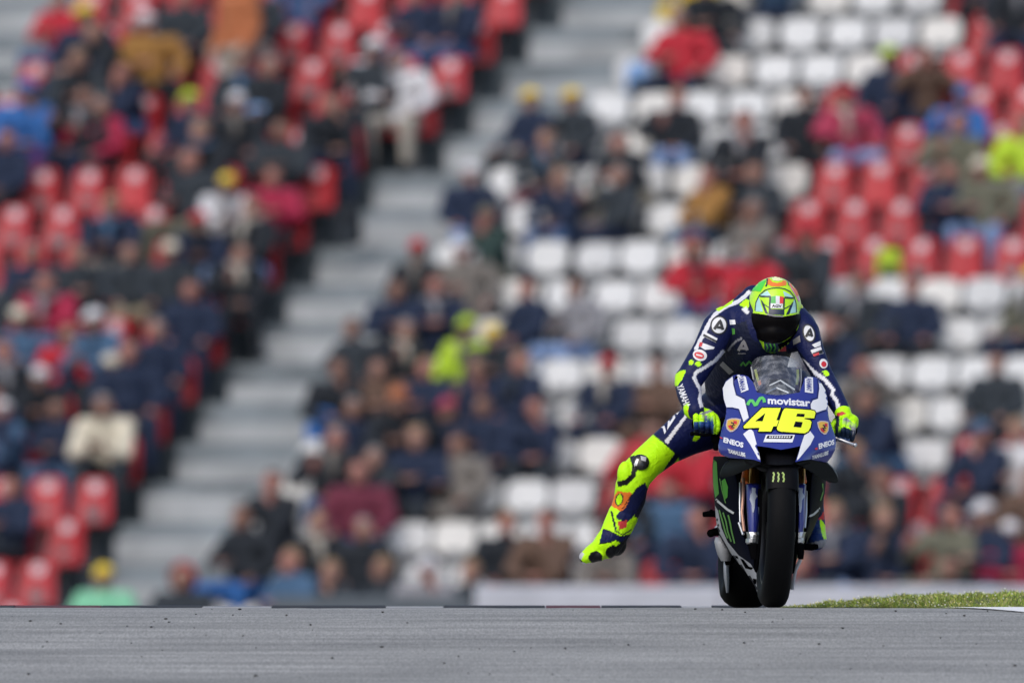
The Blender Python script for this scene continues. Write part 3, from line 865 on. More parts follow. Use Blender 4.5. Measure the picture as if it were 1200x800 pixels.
# head position in the photograph, jacket, head wear or hair, legs, pose
s_, l_, a_, h_, st = 'seated', 'leaning', 'arms folded', 'hands raised', 'standing'
CROWD = [
 # left block, top
 (98, 2, 'navy', 'yellow cap', 'navy', s_), (66, 0, 'red', 'brown', 'denim blue', s_), (172, 22, 'mustard', 'white cap', 'black', s_), (212, -6, 'charcoal', 'black', 'navy', s_),
 (268, -32, 'orange', 'fair', 'beige', st), (130, 32, 'black', 'brown', 'black', l_), (92, 64, 'charcoal', 'fair', 'charcoal', l_), (28, 92, 'bright blue', 'bright blue cap', 'purple', l_), (98, 108, 'black', 'black', 'navy', s_),
 (100, 140, 'crimson', 'grey', 'charcoal', s_), (46, 146, 'charcoal', 'brown', 'black', s_), (150, 108, 'navy', 'brown', 'denim blue', s_), (215, 118, 'navy', 'lime cap', 'black', s_), (225, 172, 'charcoal', 'brown', 'olive', s_),
 (246, 132, 'black', 'fair', 'navy', l_), (284, 72, 'charcoal', 'brown', 'black', s_), (312, 80, 'black', 'grey', 'charcoal', s_), (274, 138, 'black', 'white cap', 'black', s_), (376, 122, 'black', 'brown', 'navy', l_),
 (352, -30, 'denim blue', 'brown', 'denim blue', s_), (300, -20, 'charcoal', 'fair', 'beige', s_), (430, 40, 'charcoal', 'white cap', 'charcoal', s_), (463, 68, 'white', 'bald', 'beige', s_), (490, -4, 'navy', 'brown', 'denim blue', s_), (530, -8, 'navy', 'fair', 'denim blue', s_),
 (8, 110, 'maroon', 'brown', 'denim blue', s_), (2, 160, 'navy', 'brown', 'black', s_),
 (138, 210, 'navy', 'fair', 'beige', l_), (70, 110, 'navy', 'brown', 'purple', l_),
 # left block, middle
 (316, 212, 'crimson', 'brown', 'black', a_), (262, 228, 'white', 'yellow cap', 'beige', l_), (232, 268, 'navy', 'red cap', 'navy', l_), (290, 240, 'black', 'brown', 'pale denim', s_), (196, 296, 'charcoal', 'cream cap', 'black', s_),
 (220, 344, 'navy', 'brown', 'navy', s_), (278, 320, 'black', 'black', 'black', s_), (98, 298, 'charcoal', 'brown', 'black', s_), (34, 308, 'navy', 'grey', 'purple', s_), (62, 318, 'crimson', 'brown', 'maroon', l_),
 (150, 312, 'charcoal', 'brown', 'khaki', s_), (6, 322, 'charcoal', 'fair', 'black', s_), (28, 372, 'steel blue', 'cream cap', 'denim blue', s_), (178, 390, 'navy', 'grey', 'navy', s_), (76, 398, 'red', 'red hood', 'black', s_),
 (108, 372, 'steel blue', 'white cap', 'navy', l_), (140, 385, 'navy', 'brown', 'navy', s_), (4, 400, 'black', 'black', 'black', s_), (340, 150, 'charcoal', 'brown', 'black', s_), (400, 190, 'navy', 'brown', 'charcoal', l_),
 (236, 372, 'navy', 'black', 'khaki', s_), (252, 300, 'navy', 'grey', 'navy', a_),
 # left block, low
 (156, 430, 'black', 'cream cap', 'black', s_), (200, 412, 'navy', 'fair', 'navy', s_), (126, 476, 'cream', 'grey', 'charcoal', l_), (70, 492, 'navy', 'brown', 'steel blue', s_), (4, 484, 'steel blue', 'white cap', 'navy', s_),
 (114, 446, 'brown', 'brown', 'black', s_), (46, 446, 'black', 'white cap', 'black', l_), (190, 470, 'charcoal', 'fair', 'black', a_), (10, 572, 'navy', 'brown', 'black', s_), (64, 448, 'black', 'black', 'black', a_),
 (20, 452, 'navy', 'brown', 'navy', s_), (160, 500, 'black', 'brown', 'navy', l_), (90, 540, 'navy', 'brown', 'charcoal', l_),
 # foot of the stairs
 (288, 606, 'black', 'brown', 'bright blue', s_),
 # right block, left edge
 (618, 134, 'navy', 'yellow cap', 'black', s_), (670, 132, 'charcoal', 'yellow cap', 'navy', s_), (640, 176, 'charcoal', 'fair', 'maroon', l_), (550, 214, 'navy', 'white cap', 'pale denim', s_), (576, 262, 'dark green', 'olive cap', 'olive', s_),
 (656, 214, 'navy', 'fair', 'denim blue', s_), (716, 218, 'charcoal', 'grey', 'navy', s_), (740, 172, 'black', 'brown', 'khaki', l_), (788, 120, 'black', 'fair', 'pale denim', s_), (874, 142, 'black', 'black', 'black', l_),
 (942, 126, 'black', 'brown', 'black', s_), (800, 26, 'red', 'grey', 'navy', s_), (834, -12, 'black', 'black', 'charcoal', s_),
 (905, -12, 'steel blue', 'brown', 'navy', s_), (812, -40, 'yellow', 'brown', 'yellow', s_), (1040, 76, 'navy', 'lime cap', 'navy', s_), (1082, 76, 'brown', 'brown', 'navy', h_),
 (994, 122, 'pink', 'red cap', 'pale denim', s_), (1124, 124, 'bright blue', 'bright blue cap', 'steel blue', s_), (1098, 150, 'olive', 'brown', 'olive', s_), (1206, 150, 'lime', 'brown', 'grey', s_), (1150, -20, 'navy', 'black', 'black', s_), (1192, -24, 'black', 'brown', 'navy', s_),
 (1104, -30, 'charcoal', 'brown', 'black', s_), (838, 220, 'mustard', 'brown', 'steel blue', s_), (886, 220, 'charcoal', 'brown', 'charcoal', s_), (866, 250, 'taupe', 'grey', 'denim blue', l_), (1112, 216, 'navy', 'brown', 'navy', a_), (1154, 206, 'olive', 'cream cap', 'pale denim', s_),
 (820, 304, 'red', 'red hood', 'denim blue', s_), (612, 346, 'navy', 'brown', 'navy', s_), (674, 352, 'grey', 'black', 'pale denim', s_), (946, 262, 'charcoal', 'red cap', 'black', l_), (1044, 276, 'charcoal', 'lime cap', 'navy', l_), (925, 300, 'red', 'brown', 'red', l_),
 (1010, 336, 'charcoal', 'brown', 'charcoal', s_), (1068, 346, 'navy', 'brown', 'black', s_), (1195, 330, 'olive', 'yellow cap', 'navy', s_), (985, 385, 'navy', 'brown', 'steel blue', l_), (1085, 392, 'navy', 'black', 'maroon', l_),
 (546, 310, 'taupe', 'white cap', 'taupe', s_), (508, 336, 'navy', 'brown', 'navy', s_), (464, 346, 'navy', 'brown', 'black', s_), (486, 318, 'black', 'red cap', 'navy', s_), (410, 388, 'charcoal', 'brown', 'black', s_), (462, 392, 'black', 'grey', 'black', s_),
 (545, 396, 'lime', 'lime cap', 'navy', s_), (575, 402, 'charcoal', 'yellow cap', 'grey', l_), (598, 426, 'navy', 'fair', 'navy', s_), (394, 434, 'black', 'brown', 'bright blue', s_), (440, 446, 'brown', 'brown', 'black', s_),
 (468, 452, 'black', 'orange cap', 'black', l_), (494, 436, 'navy', 'fair', 'navy', s_), (548, 440, 'navy', 'fair', 'black', s_), (412, 482, 'navy', 'grey', 'navy', s_), (508, 488, 'navy', 'pink cap', 'navy', s_), (484, 514, 'navy', 'fair', 'charcoal', s_),
 (384, 514, 'black', 'grey', 'denim blue', s_), (526, 522, 'taupe', 'brown', 'taupe', s_), (566, 478, 'navy', 'brown', 'navy', s_), (610, 480, 'navy', 'black', 'charcoal', l_), (420, 550, 'maroon', 'brown', 'denim blue', s_), (460, 558, 'charcoal', 'grey', 'charcoal', l_),
 (702, 454, 'navy', 'red cap', 'navy', s_), (766, 462, 'brown', 'brown', 'brown', s_), (742, 494, 'red', 'brown', 'black', s_), (800, 512, 'red', 'brown', 'navy', l_),
 (1012, 436, 'taupe', 'brown', 'charcoal', h_), (1058, 470, 'navy', 'brown', 'steel blue', l_), (1166, 430, 'charcoal', 'brown', 'black', s_), (1156, 508, 'navy', 'steel blue cap', 'navy', s_), (1196, 505, 'white', 'fair', 'brown', s_), (1200, 560, 'brown', 'brown', 'brown', s_),
 (1108, 600, 'olive', 'brown', 'olive', s_), (1028, 606, 'navy', 'fair', 'navy', s_), (974, 602, 'navy', 'fair', 'pale denim', s_), (946, 660, 'charcoal', 'fair', 'navy', s_), (1150, 592, 'navy', 'white cap', 'steel blue', s_), (1190, 640, 'crimson', 'white cap', 'black', s_),
 (1062, 560, 'black', 'brown', 'black', l_), (1000, 545, 'black', 'fair', 'navy', l_), (1136, 640, 'black', 'brown', 'black', l_),
 (334, 566, 'black', 'brown', 'black', s_), (370, 614, 'black', 'fair', 'black', s_), (336, 658, 'steel blue', 'fair', 'steel blue', s_), (422, 622, 'black', 'grey', 'navy', s_), (390, 672, 'charcoal', 'fair', 'charcoal', s_), (440, 668, 'charcoal', 'fair', 'charcoal', s_),
 (482, 668, 'grey', 'white cap', 'grey', s_), (540, 672, 'charcoal', 'fair', 'charcoal', s_), (592, 614, 'black', 'fair', 'black', s_), (640, 610, 'brown', 'brown', 'brown', s_), (712, 650, 'taupe', 'grey', 'beige', l_),
 (728, 600, 'black', 'brown', 'navy', s_), (778, 590, 'steel blue', 'brown', 'navy', s_), (815, 600, 'navy', 'brown', 'navy', s_),
]
USED = {}
SCALE_BIAS = 1.0
def seat_it(hx, hy, jacket, head, legs, pose, rnd):
    hz = HEADZ[pose] * SCALE_BIAS
    best = None
    for r in range(R0, R1 - 1):
        for x, side, n in seats_row(r):
            if (r, side, n) in USED: continue
            pen = 0.8 if (r, side, n) in FRONT else 0.0
            Y = row_y(r)
            pyh = HOR - (tread(r) + hz - CAM_Z) / Y * FOC
            d = ((x - hx) / 27.0) ** 2 + ((pyh - hy) / 22.0) ** 2 + pen
            if best is None or d < best[0]: best = (d, r, side, n, x, pyh)
    d, r, side, n, x, pyh = best
    if d > 4.5: return None
    USED[(r, side, n)] = 1
    scale = SCALE_BIAS * max(0.93, min(1.08, 1 + (pyh - hy) / 115.0 / hz * 0.8))
    dx = max(-20, min(20, hx - x))
    yaw = rnd.uniform(-0.6, 0.6)
    hw = head.split()
    htxt = {'cap': ' '.join(hw) , 'hood': 'the %s up' % head}.get(hw[-1], ('bald head' if hw[0] == 'bald' else '%s hair' % head))
    act = {l_: 'leaning', st: 'standing'}.get(pose, 'seated')
    label = '%s person in %s jacket and %s, %s' % (act, jacket, htxt, where(side, n, r).replace('of the', 'of'))
    if len(label.split()) > 16: label = label.replace('seated person', 'person').replace('leaning person', 'person')
    return add_person(r, row_u(r, x + dx * 0.85), 0.02 if pose != st else -0.2, pose, jacket, head, legs, scale, yaw, label, rnd.randrange(3))
# seats that the photograph shows empty
FRONT = set()
EMPTY = [(150, 15), (338, 52), (388, 52), (440, 45), (360, 95), (412, 95), (518, 95), (580, 12), (240, 95), (35, 240), (87, 240), (8, 285), (57, 285), (117, 285), (170, 285), (367, 237), (20, 410), (112, 405),
 (45, 592), (100, 592), (72, 640), (35, 690), (183, 185),
 (855, 5), (963, 8), (1020, 8), (1078, 8), (767, 47), (878, 47), (932, 47), (987, 47), (1048, 47), (1105, 47), (900, 93), (955, 93), (1005, 93), (712, 138), (765, 138), (822, 138), (872, 138), (924, 138), (830, 187),
 (595, 235), (800, 235), (924, 232), (610, 281), (770, 281), (633, 326), (687, 326), (741, 326), (795, 326), (858, 326), (658, 370), (712, 370), (766, 370), (975, 360), (1043, 365), (1105, 365), (1155, 365), (735, 411), (792, 411), (1130, 405),
 (648, 456), (750, 456), (1045, 456), (1090, 456), (1137, 456), (1108, 500), (695, 548), (1083, 548), (985, 545), (610, 590), (665, 590), (462, 638), (514, 638), (565, 638), (680, 638), (345, 550), (310, 597),
 (1158, 40), (1128, 85), (1180, 85), (1150, 125), (1055, 180), (975, 228), (1028, 228), (1080, 228), (1000, 272), (1050, 268), (967, 318), (1022, 318), (1085, 318), (1140, 318), (1190, 318), (1040, 580), (1110, 580), (1190, 628), (1050, 640), (763, 672), (770, 548), (825, 550)]
for ex, ey in EMPTY:
    best = None
    for (r, side, n), (x, c_) in SEATS.items():
        dd = (x - ex) ** 2 + (683 - 45.5 * r - ey) ** 2
        if best is None or dd < best[0]: best = (dd, (r, side, n))
    if best[0] < 900:
        USED[best[1]] = 2
        r, side, n = best[1]; x0, c_ = SEATS[best[1]]
        for k2, (x2, c2) in SEATS.items():      # nobody sits right in front of it
            if k2[0] == r - 1 and abs(x2 - x0) < (26 if c_ == 'white' else 20): FRONT.add(k2)
rnd_c = random.Random(21)
VARY = {s_: [s_, s_, 'chin on hand', 'looking aside', 'crossed legs', a_], l_: [l_, l_, 'chin on hand'], a_: [a_], h_: [h_], st: [st]}
for c in CROWD: seat_it(*c[:5], rnd_c.choice(VARY[c[5]]), rnd_c)
for (r, side, n) in SEATS: place_seat(r, side, n, USED.get((r, side, n)) == 1)

# three people at the foot of the stairs
def on_stairs(px, r, jacket, head, legs, label):
    o = add_person(r, row_u(r, px), -0.15, 'seated', jacket, head, legs, 1.0, 0.1, label, 0)
    q = Vector(o.location); q.z = tread(r) - 0.12; o.location = q
on_stairs(127, -1, 'green', 'yellow cap', 'green', 'person in pale green poncho and yellow cap sitting low on the foot of the stairs')
on_stairs(219, -1, 'charcoal', 'red hood', 'charcoal', 'person in charcoal jacket with a red hood sitting on the foot of the stairs')

# bags on seats and steps
bag = MB()
prof = rounded([(-0.16, 0.0), (0.16, 0.0), (0.14, 0.40), (-0.14, 0.40)], 0.09)
bag.grid([[(x * k, y, 0.005 + z * (0.5 + 0.5 * k)) for x, z in prof] for y, k in ((-0.10, 0.80), (-0.085, 0.94), (-0.05, 1.0), (0.05, 1.0), (0.085, 0.94), (0.10, 0.80))], 0, True)
n_ = len(prof); bag.f += [tuple(range(n_)), tuple(range(5 * n_, 6 * n_))[::-1]]; bag.mi += [0, 0]
bag_me = bag.mesh('backpack', True, 50); bag_me.materials.append(cloth('black'))
pk = MB(); pp = rounded([(-0.11, 0.04), (0.11, 0.04), (0.10, 0.20), (-0.10, 0.20)], 0.05)
pk.prism([(x * .9, -0.145, z) for x, z in pp], [(x, -0.095, z) for x, z in pp]); pk_me = pk.mesh('pocket', True, 40); pk_me.materials.append(cloth('charcoal'))
sg = MB(); sg.tube([(-0.05, 0, 0.39), (-0.045, 0, 0.44), (0, 0, 0.46), (0.045, 0, 0.44), (0.05, 0, 0.39)], 0.012, 8); sg_me = sg.mesh('handle', True); sg_me.materials.append(cloth('charcoal'))
def add_bag(px, py, colour, size, label, tilt=0.0):
    r = max(R0, min(R1, round((683 - py) / 45.5 - 0.35)))
    Y = row_y(r)
    zc = CAM_Z - (py - HOR) / FOC * Y
    root = bpy.data.objects.new('backpack', bag_me); COL.objects.link(root)
    root.material_slots[0].link = 'OBJECT'; root.material_slots[0].material = cloth(colour)
    base = min(max(zc - 0.2 * size, tread(r) + 0.01), tread(r) + 0.46)
    base = tread(r) + 0.41 if base > tread(r) + 0.2 else tread(r) + 0.005
    p = row_pt(r, row_u(r, px), -0.12); p.z = base
    root.location = p; root.rotation_euler = (tilt, 0, -TH + 0.3); root.scale = (size, size, size)
    tag(root, label, 'backpack')
    for nm, me_ in (('pocket', pk_me), ('handle', sg_me)):
        o = bpy.data.objects.new(nm, me_); COL.objects.link(o); o.parent = root
add_bag(430, 60, 'white', 1.0, 'white backpack on a red seat behind the person in the white jacket')
add_bag(306, 142, 'light blue', 0.8, 'pale blue backpack high in the left seat block')
add_bag(752, 96, 'light blue', 0.85, 'light blue backpack beside the person in the red jacket near the top')
add_bag(1046, 288, 'lime', 0.8, 'lime backpack on a red seat in the right block')
add_bag(384, 486, 'bright blue', 0.8, 'bright blue backpack at the right edge of the stairs')
add_bag(412, 236, 'black', 1.0, 'black backpack standing on the stairs beside a red seat')
# ------------------------------------------------------------------ motorcycle
m_blue = mat('fairing_blue', (0.015, 0.023, 0.215), 0.28, 0, 0.05, 8, coat=0.6)
m_navy = mat('fairing_navy', (0.004, 0.005, 0.012), 0.45, 0, 0.05, 8, coat=0.0, spec=0.03)
m_wht = mat('fairing_white', (0.72, 0.73, 0.75), 0.35, 0, 0.04, 8, coat=0.4)
m_yel = mat('number_yellow', (0.80, 0.90, 0.03), 0.4, 0, 0.03, 8)
m_blk = mat('carbon_black', (0.0035, 0.0035, 0.0045), 0.45, 0, 0.2, 60, 0, 80, 0, 0.07)
m_mblk = mat('matt_black', (0.003, 0.003, 0.0035), 0.8, 0, 0.2, 40, 0, 80, 0, 0.0)
m_grn = mat('print_green', (0.06, 0.28, 0.03), 0.4, 0, 0.08, 10)
m_lgrn = mat('print_bright_green', (0.10, 0.50, 0.10), 0.4, 0, 0.05, 10)
m_redp = mat('print_red', (0.55, 0.02, 0.03), 0.4, 0, 0.05, 10)
m_org = mat('print_orange', (0.80, 0.20, 0.03), 0.4, 0, 0.05, 10)
m_sil = mat('silver_metal', (0.55, 0.56, 0.58), 0.32, 0.9, 0.1, 30)
m_gpaint = mat('silver_paint', (0.40, 0.41, 0.43), 0.4, 0.1, 0.12, 14)
m_gold = mat('gold_anodised', (0.55, 0.27, 0.05), 0.3, 0.9, 0.1)
m_cop = mat('brake_line_copper', (0.45, 0.25, 0.18), 0.4, 0.5, 0.1)
m_tyre = mat('tyre_rubber', (0.0035, 0.0038, 0.0045), 0.6, 0, 0.25, 25, 0.15, 220, 0, 0.08)
m_dgry = mat('cast_grey', (0.09, 0.09, 0.10), 0.5, 0.6, 0.15)

bike = empty('motorcycle', P(907, 712, 0))
tag(bike, 'blue and white racing motorcycle with yellow number 46 on the crest of the track', 'motorcycle')

def loft_px(sections, n=16, e=2.6):
    """rings of rounded section: (py, left px, right px, centre depth, half depth)"""
    rows = []
    for py, xl, xr, yc, hd in sections:
        ring = []
        for i in range(n):
            a = 2 * math.pi * i / n
            c, s = math.cos(a), math.sin(a)
            cx = math.copysign(abs(c) ** (2 / e), c); sx = math.copysign(abs(s) ** (2 / e), s)
            ring.append(P((xl + xr) / 2 + cx * (xr - xl) / 2, py, yc + sx * hd))
        rows.append(ring)
    m = MB(); m.grid(rows, 0, True)
    m.f.append(tuple(range(n))[::-1]); m.mi.append(0)
    k = (len(rows) - 1) * n
    m.f.append(tuple(range(k, k + n))); m.mi.append(0)
    return m

def wheel(centre, axis, R, halfw, rim_r, profile, parent, spokes):
    A = Vector(axis).normalized()
    U = (Vector((0, 0, 1)) - A * A.z).normalized(); W = A.cross(U)
    C = Vector(centre)
    def lathe(prof, n=72):
        return [[C + A * a + (U * math.cos(2 * math.pi * i / n) + W * math.sin(2 * math.pi * i / n)) * r for i in range(n)] for a, r in prof]
    m = MB()
    rp = [(-halfw * .85, rim_r + .004), (-halfw * .85, rim_r - .012), (-halfw * .4, rim_r - .03), (halfw * .4, rim_r - .03), (halfw * .85, rim_r - .012), (halfw * .85, rim_r + .004)]
    m.grid(lathe(rp), 0, True)
    m.grid(lathe([(-.04, .0), (-.04, .035), (.04, .035), (.04, .0)], 20), 0, True)
    for k in range(spokes):
        t = 2 * math.pi * k / spokes
        d = U * math.cos(t) + W * math.sin(t)
        for s in (-1, 1):
            m.cone(C + d * .03 + A * .02 * s, C + d * (rim_r - .02) + A * .012 * s, .014, .010, 8)
    wh = m.obj('wheel', mat('rim_dark', (0.02, 0.02, 0.022), 0.4, 0.5), parent)
    m = MB(); m.grid(lathe(profile, 96), 0, True)
    m.obj('tyre', m_tyre, wh, True, 60)
    return wh, lathe, C, A

LEAN = math.radians(2.6)
axis_f = (math.cos(math.radians(3.2)) * math.cos(LEAN), math.sin(math.radians(3.2)), -math.sin(LEAN))
prof_f = [(-.045, .205), (-.053, .225), (-.0555, .248), (-.054, .268), (-.0465, .284), (-.034, .2945), (-.017, .3005), (0, .3025), (.017, .3005), (.034, .2945), (.0465, .284), (.054, .268), (.0555, .248), (.053, .225), (.045, .205)]
cf = P(909.5, 622, 0.0); cf.z = 0.300
fw, lathe_f, CF, AF = wheel(cf, axis_f, .3025, .055, .21, prof_f, bike, 6)
for s in (-1, 1):
    m = MB(); m.grid(lathe_f([(s * .072 - .003, .10), (s * .072 - .003, .163), (s * .072 + .003, .163), (s * .072 + .003, .10), (s * .072 - .003, .10)], 48), 0, True)
    m.obj('brake_disc', m_mblk, fw, True, 30)
Yr_ = 1.43
cr = P(876.5, 640, Yr_); cr.z = zg(DIST + Yr_) + .318
prof_r = [(-.075, .205), (-.09, .225), (-.099, .252), (-.096, .275), (-.08, .296), (-.055, .311), (-.026, .319), (0, .321), (.026, .319), (.055, .311), (.08, .296), (.096, .275), (.099, .252), (.09, .225), (.075, .205)]
rw, lathe_r, CR, AR = wheel(cr, axis_f, .32, .09, .21, prof_r, bike, 6)
m = MB(); m.grid(lathe_r([(.06, .06), (.06, .11), (.066, .11), (.066, .06), (.06, .06)], 40), 0, True); m.obj('brake_disc', m_sil, rw, True, 30)

# front mudguard over the tyre
m = MB()
rows = []
U_f = (Vector((0, 0, 1)) - AF * AF.z).normalized(); W_f = AF.cross(U_f)
if W_f.y > 0: W_f = -W_f                      # towards the viewer
for k in range(15):
    t = math.radians(34 + k * 8.2)
    row = []
    for a, rr in ((-.0635, .270), (-.0635, .292), (-.056, .311), (-.03, .320), (0, .323), (.03, .320), (.056, .311), (.0635, .292), (.0635, .270)):
        q = rr if k > 1 else rr - (0.006 if k == 1 else 0.02)
        row.append(CF + AF * a + (W_f * math.cos(t) + U_f * math.sin(t)) * q)
    rows.append(row)
m.grid(rows)
guard = m.obj('mudguard', m_blk, bike, True, 60)

# fork legs with blue covers, gold stanchions, calipers
def fork(xt0, xt1, xb0, xb1, x_up, s):
    f = loft_px([(566, xt0 + 2, xt1 - 2, .10, .030), (568, xt0, xt1, .10, .045), (585, xt0 + 1, xt1 - 1, .085, .055), (610, (xt0 + xb0) / 2 + .5, (xt1 + xb1) / 2, .06, .058), (624, xb0, xb1, .045, .045), (627, xb0 + 2, xb1 - 2, .045, .030)])
    leg = f.obj('fork_leg', m_blue, bike)
    m = MB(); m.tube([P((xt0 + xt1) / 2 - s, 572, .10), P(x_up, 545, .15), P(x_up + s * 2, 512, .22), P(x_up + s * 3, 480, .29)], .021, 14)
    m.obj('stanchion', m_gold, leg)
    fbv = bvh_of([leg]); d = Drape(fbv, .0012); xm = (xt0 + xt1) / 2 + (0 if s < 0 else .5)
    d.poly([(xm - 2, 571), (xm + 3, 572), (xm + 2.4, 577), (xm + 4.5, 581), (xm + 2, 586), (xm + 1.6, 594), (xm + .5, 600), (xm - 1, 600), (xm - 1.4, 592), (xm - 4.2, 585), (xm - 3.6, 580), (xm - 1.6, 577)], 0, 2)
    d.obj('cover_print', mat('print_pale', (.45, .5, .6), .4), leg)
    c = loft_px([(623, xb0 - 1 - (2 if s < 0 else 0), xb1 + 1 + (2 if s > 0 else 0), .05, .05), (626, xb0 - 2, xb1 + 2, .05, .055), (630, xb0 - 1.5, xb1 + 1, .05, .055), (631, xb0 - 3, xb1 + 1, .05, .06), (635, xb0 - 3.5, xb1 + 1, .05, .06), (637, xb0 - 2, xb1, .05, .05)])
    c.obj('caliper', m_sil, leg, True, 30)
    d = loft_px([(637, xb0 - 1, xb1 + 1, .04, .045), (646, xb0 + 1, xb1 + 1, .02, .04), (655, xb0 + 3, xb1, .0, .03)])
    d.obj('axle_clamp', m_mblk, leg, True, 30)
    return leg
fl = fork(873.5, 892, 877, 888.5, 884, -1)
fr = fork(930, 945, 932.5, 941.5, 938, 1)
m = MB()
m.tube([P(871.5, 560, .12), P(871, 580, .08), P(869.5, 600, .05), P(872, 622, .03)], .0065); m.obj('brake_hose', m_cop, fl)
m = MB()
m.tube([P(867.5, 565, .13), P(867, 590, .10), P(867.5, 612, .07)], .004); m.tube([P(866, 612, .06), P(871, 626, .04)], .006); m.obj('cable', m_sil, fl)
m = MB()
m.tube([P(944.5, 575, .10), P(944.5, 600, .06), P(943, 618, .04)], .005); m.obj('cable', m_sil, fr)
for cx in (872.5, 941):
    m = MB(); m.tube([P(cx, 565, .16), P(cx + (2 if cx < 900 else -2), 552, .18)], .016, 10); m.obj('fork_clamp', m_org, bike)

# ---- front cowl
CXC = 911.0
def cowl_y(px, py):
    t = max(0.0, min(1.15, (py - 438) / 102.0))
    dx = (px - CXC) / 68.0
    u = max(0.0, py - 518) / 22.0
    return 0.26 - 0.46 * t ** 0.9 + 0.17 * abs(dx) ** 2.4 + 0.10 * u ** 2 * min(1.0, max(0.0, abs(dx) - 0.42) / 0.3)
COWL = [(863.6, 438.6), (859, 439.8), (850.6, 446), (846.7, 455), (847.2, 462), (848.3, 468), (851, 477.5), (850.8, 484), (849.5, 491), (846.7, 499), (844.6, 507), (843.2, 515), (841.8, 522), (842, 528.5), (846, 533), (853.5, 536), (864, 537),
        (874.5, 537.2), (884, 538.5), (891.5, 541), (890, 534), (886.5, 522), (900, 523.8), (915, 526.6), (927, 524.6), (938, 522.3), (935.5, 532), (932, 541), (940, 539.3), (949.5, 538), (960, 540.2), (969, 542), (974.5, 535), (978.7, 527), (979.8, 519), (979.2, 512), (977.2, 506), (974.5, 499),
        (971.5, 490), (970, 480), (970.3, 472), (969.6, 465), (966.5, 455), (960.5, 446), (957, 442), (950, 441.3), (943, 442), (940, 452), (937, 459.5), (925, 461.5), (911, 462.3), (898, 461.7), (887, 459.5), (882, 447), (877, 441), (870, 438.8)]
pts, tr = fill_poly(COWL, 2.4)
front = [P(x, y, cowl_y(x, y)) for x, y in pts]
m = MB(); m.add(front, tr)
ed = {}
for t in tr:
    for i in range(len(t)): ed[(t[i], t[(i + 1) % len(t)])] = 1
border = [(a, b) for (a, b) in ed if (b, a) not in ed]
bi = {}
def back_pt(i):
    if i not in bi:
        x, y = pts[i]
        deep = 0.20 if y < 500 else 0.14
        if 886 < x < 939: deep = 0.05
        bi[i] = len(m.v)
        m.v.append(tuple(P(CXC + (x - CXC) * 0.985, y + (1.0 if y < 470 else -1.0 if y > 530 else 0), cowl_y(x, y) + deep)))
    return bi[i]
for a, b in border:
    q = (a, b, back_pt(b), back_pt(a)); m.f.append(q); m.mi.append(0)
me = m.mesh('front_cowl', True, 50)
cowl = link_mesh('front_cowl', me, [m_blue], bike)
cowl_bvh = bvh_of([cowl])
Z4 = lambda x, y: (835 + x / 6.4, 405 + y / 6.4)
Z6 = lambda x, y: (825 + x / 6.669, 500 + y / 6.669)
def zp(f, *pts_): return [f(*p) for p in pts_]
def stroke(path, w, closed=False, taper=None):
    path = [Vector(p) for p in path]
    n = len(path); L, R = [], []
    for i, p in enumerate(path):
        if closed: d = path[(i + 1) % n] - path[i - 1]
        else: d = path[min(i + 1, n - 1)] - path[max(i - 1, 0)]
        d = d.normalized(); nn = Vector((-d.y, d.x)); ww = w / 2
        if taper: ww *= taper[i]
        L.append(tuple(p + nn * ww)); R.append(tuple(p - nn * ww))
    return L, R
def stroke_poly(path, w, taper=None):
    L, R = stroke(path, w, False, taper)
    return L + R[::-1]
def ribbon(dr, path, w, mi=0, closed=False, step=2.0):
    path2 = []
    n = len(path)
    for i in range(n if closed else n - 1):
        a, b = Vector(path[i]), Vector(path[(i + 1) % n])
        k = max(1, int((b - a).length / step))
        for j in range(k): path2.append(a.lerp(b, j / k))
    if not closed: path2.append(Vector(path[-1]))
    L, R = stroke(path2, w, closed)
    k = len(path2)
    for i in range(k if closed else k - 1):
        j = (i + 1) % k
        dr.tri(L[i], L[j], R[j], mi); dr.tri(L[i], R[j], R[i], mi)

d = Drape(cowl_bvh, 0.0012)
d.poly(zp(Z4, (103, 270), (152, 232), (158, 290), (176, 372), (240, 404), (272, 540), (234, 572), (200, 474), (150, 462), (106, 462), (86, 400), (78, 320)))
d.poly(zp(Z4, (792, 246), (828, 268), (858, 330), (868, 400), (866, 474), (835, 482), (768, 505), (737, 470), (735, 440), (752, 410), (790, 398), (800, 320)))
d.poly([(871, 508.5), (879.5, 502), (883, 506), (887, 521), (891, 538.8), (888.5, 537.5), (880, 522)])
d.poly([(943.5, 507), (948, 503.5), (954.2, 511.5), (949.5, 521), (936, 537.5), (933.5, 539.5), (938.6, 521.5)])
d.obj('white_panel', m_wht, cowl)
d = Drape(cowl_bvh, 0.0016)
ribbon(d, zp(Z4, (158, 226), (160, 290), (180, 368), (244, 398), (280, 535)), 1.3)
ribbon(d, zp(Z4, (786, 240), (794, 300), (784, 394), (742, 402), (730, 440), (732, 470)), 1.3)
ribbon(d, zp(Z4, (104, 467), (150, 468), (196, 480), (230, 574)), 1.1)
ribbon(d, zp(Z4, (866, 481), (838, 488), (776, 512)), 1.1)
d.obj('panel_outline', mat('panel_line', (0.010, 0.013, 0.10), 0.35), cowl)
d = Drape(cowl_bvh, 0.0018)
d.poly(zp(Z4, (183, 224), (244, 207), (272, 333), (216, 354)))
d.poly(zp(Z4, (692, 234), (752, 240), (754, 358), (691, 350)))
d.obj('name_plate', m_wht, cowl)
d = Drape(cowl_bvh, 0.0026)
text_on(d, 'YAMAHA', Z4(197, 236), (17 / 6.4, 108 / 6.4), (38 / 6.4, -10 / 6.4), 0.02)
text_on(d, 'YAMAHA', Z4(703, 345), (0, -100 / 6.4), (40 / 6.4, 2 / 6.4), 0.02)
d.obj('lettering', m_blue, cowl)
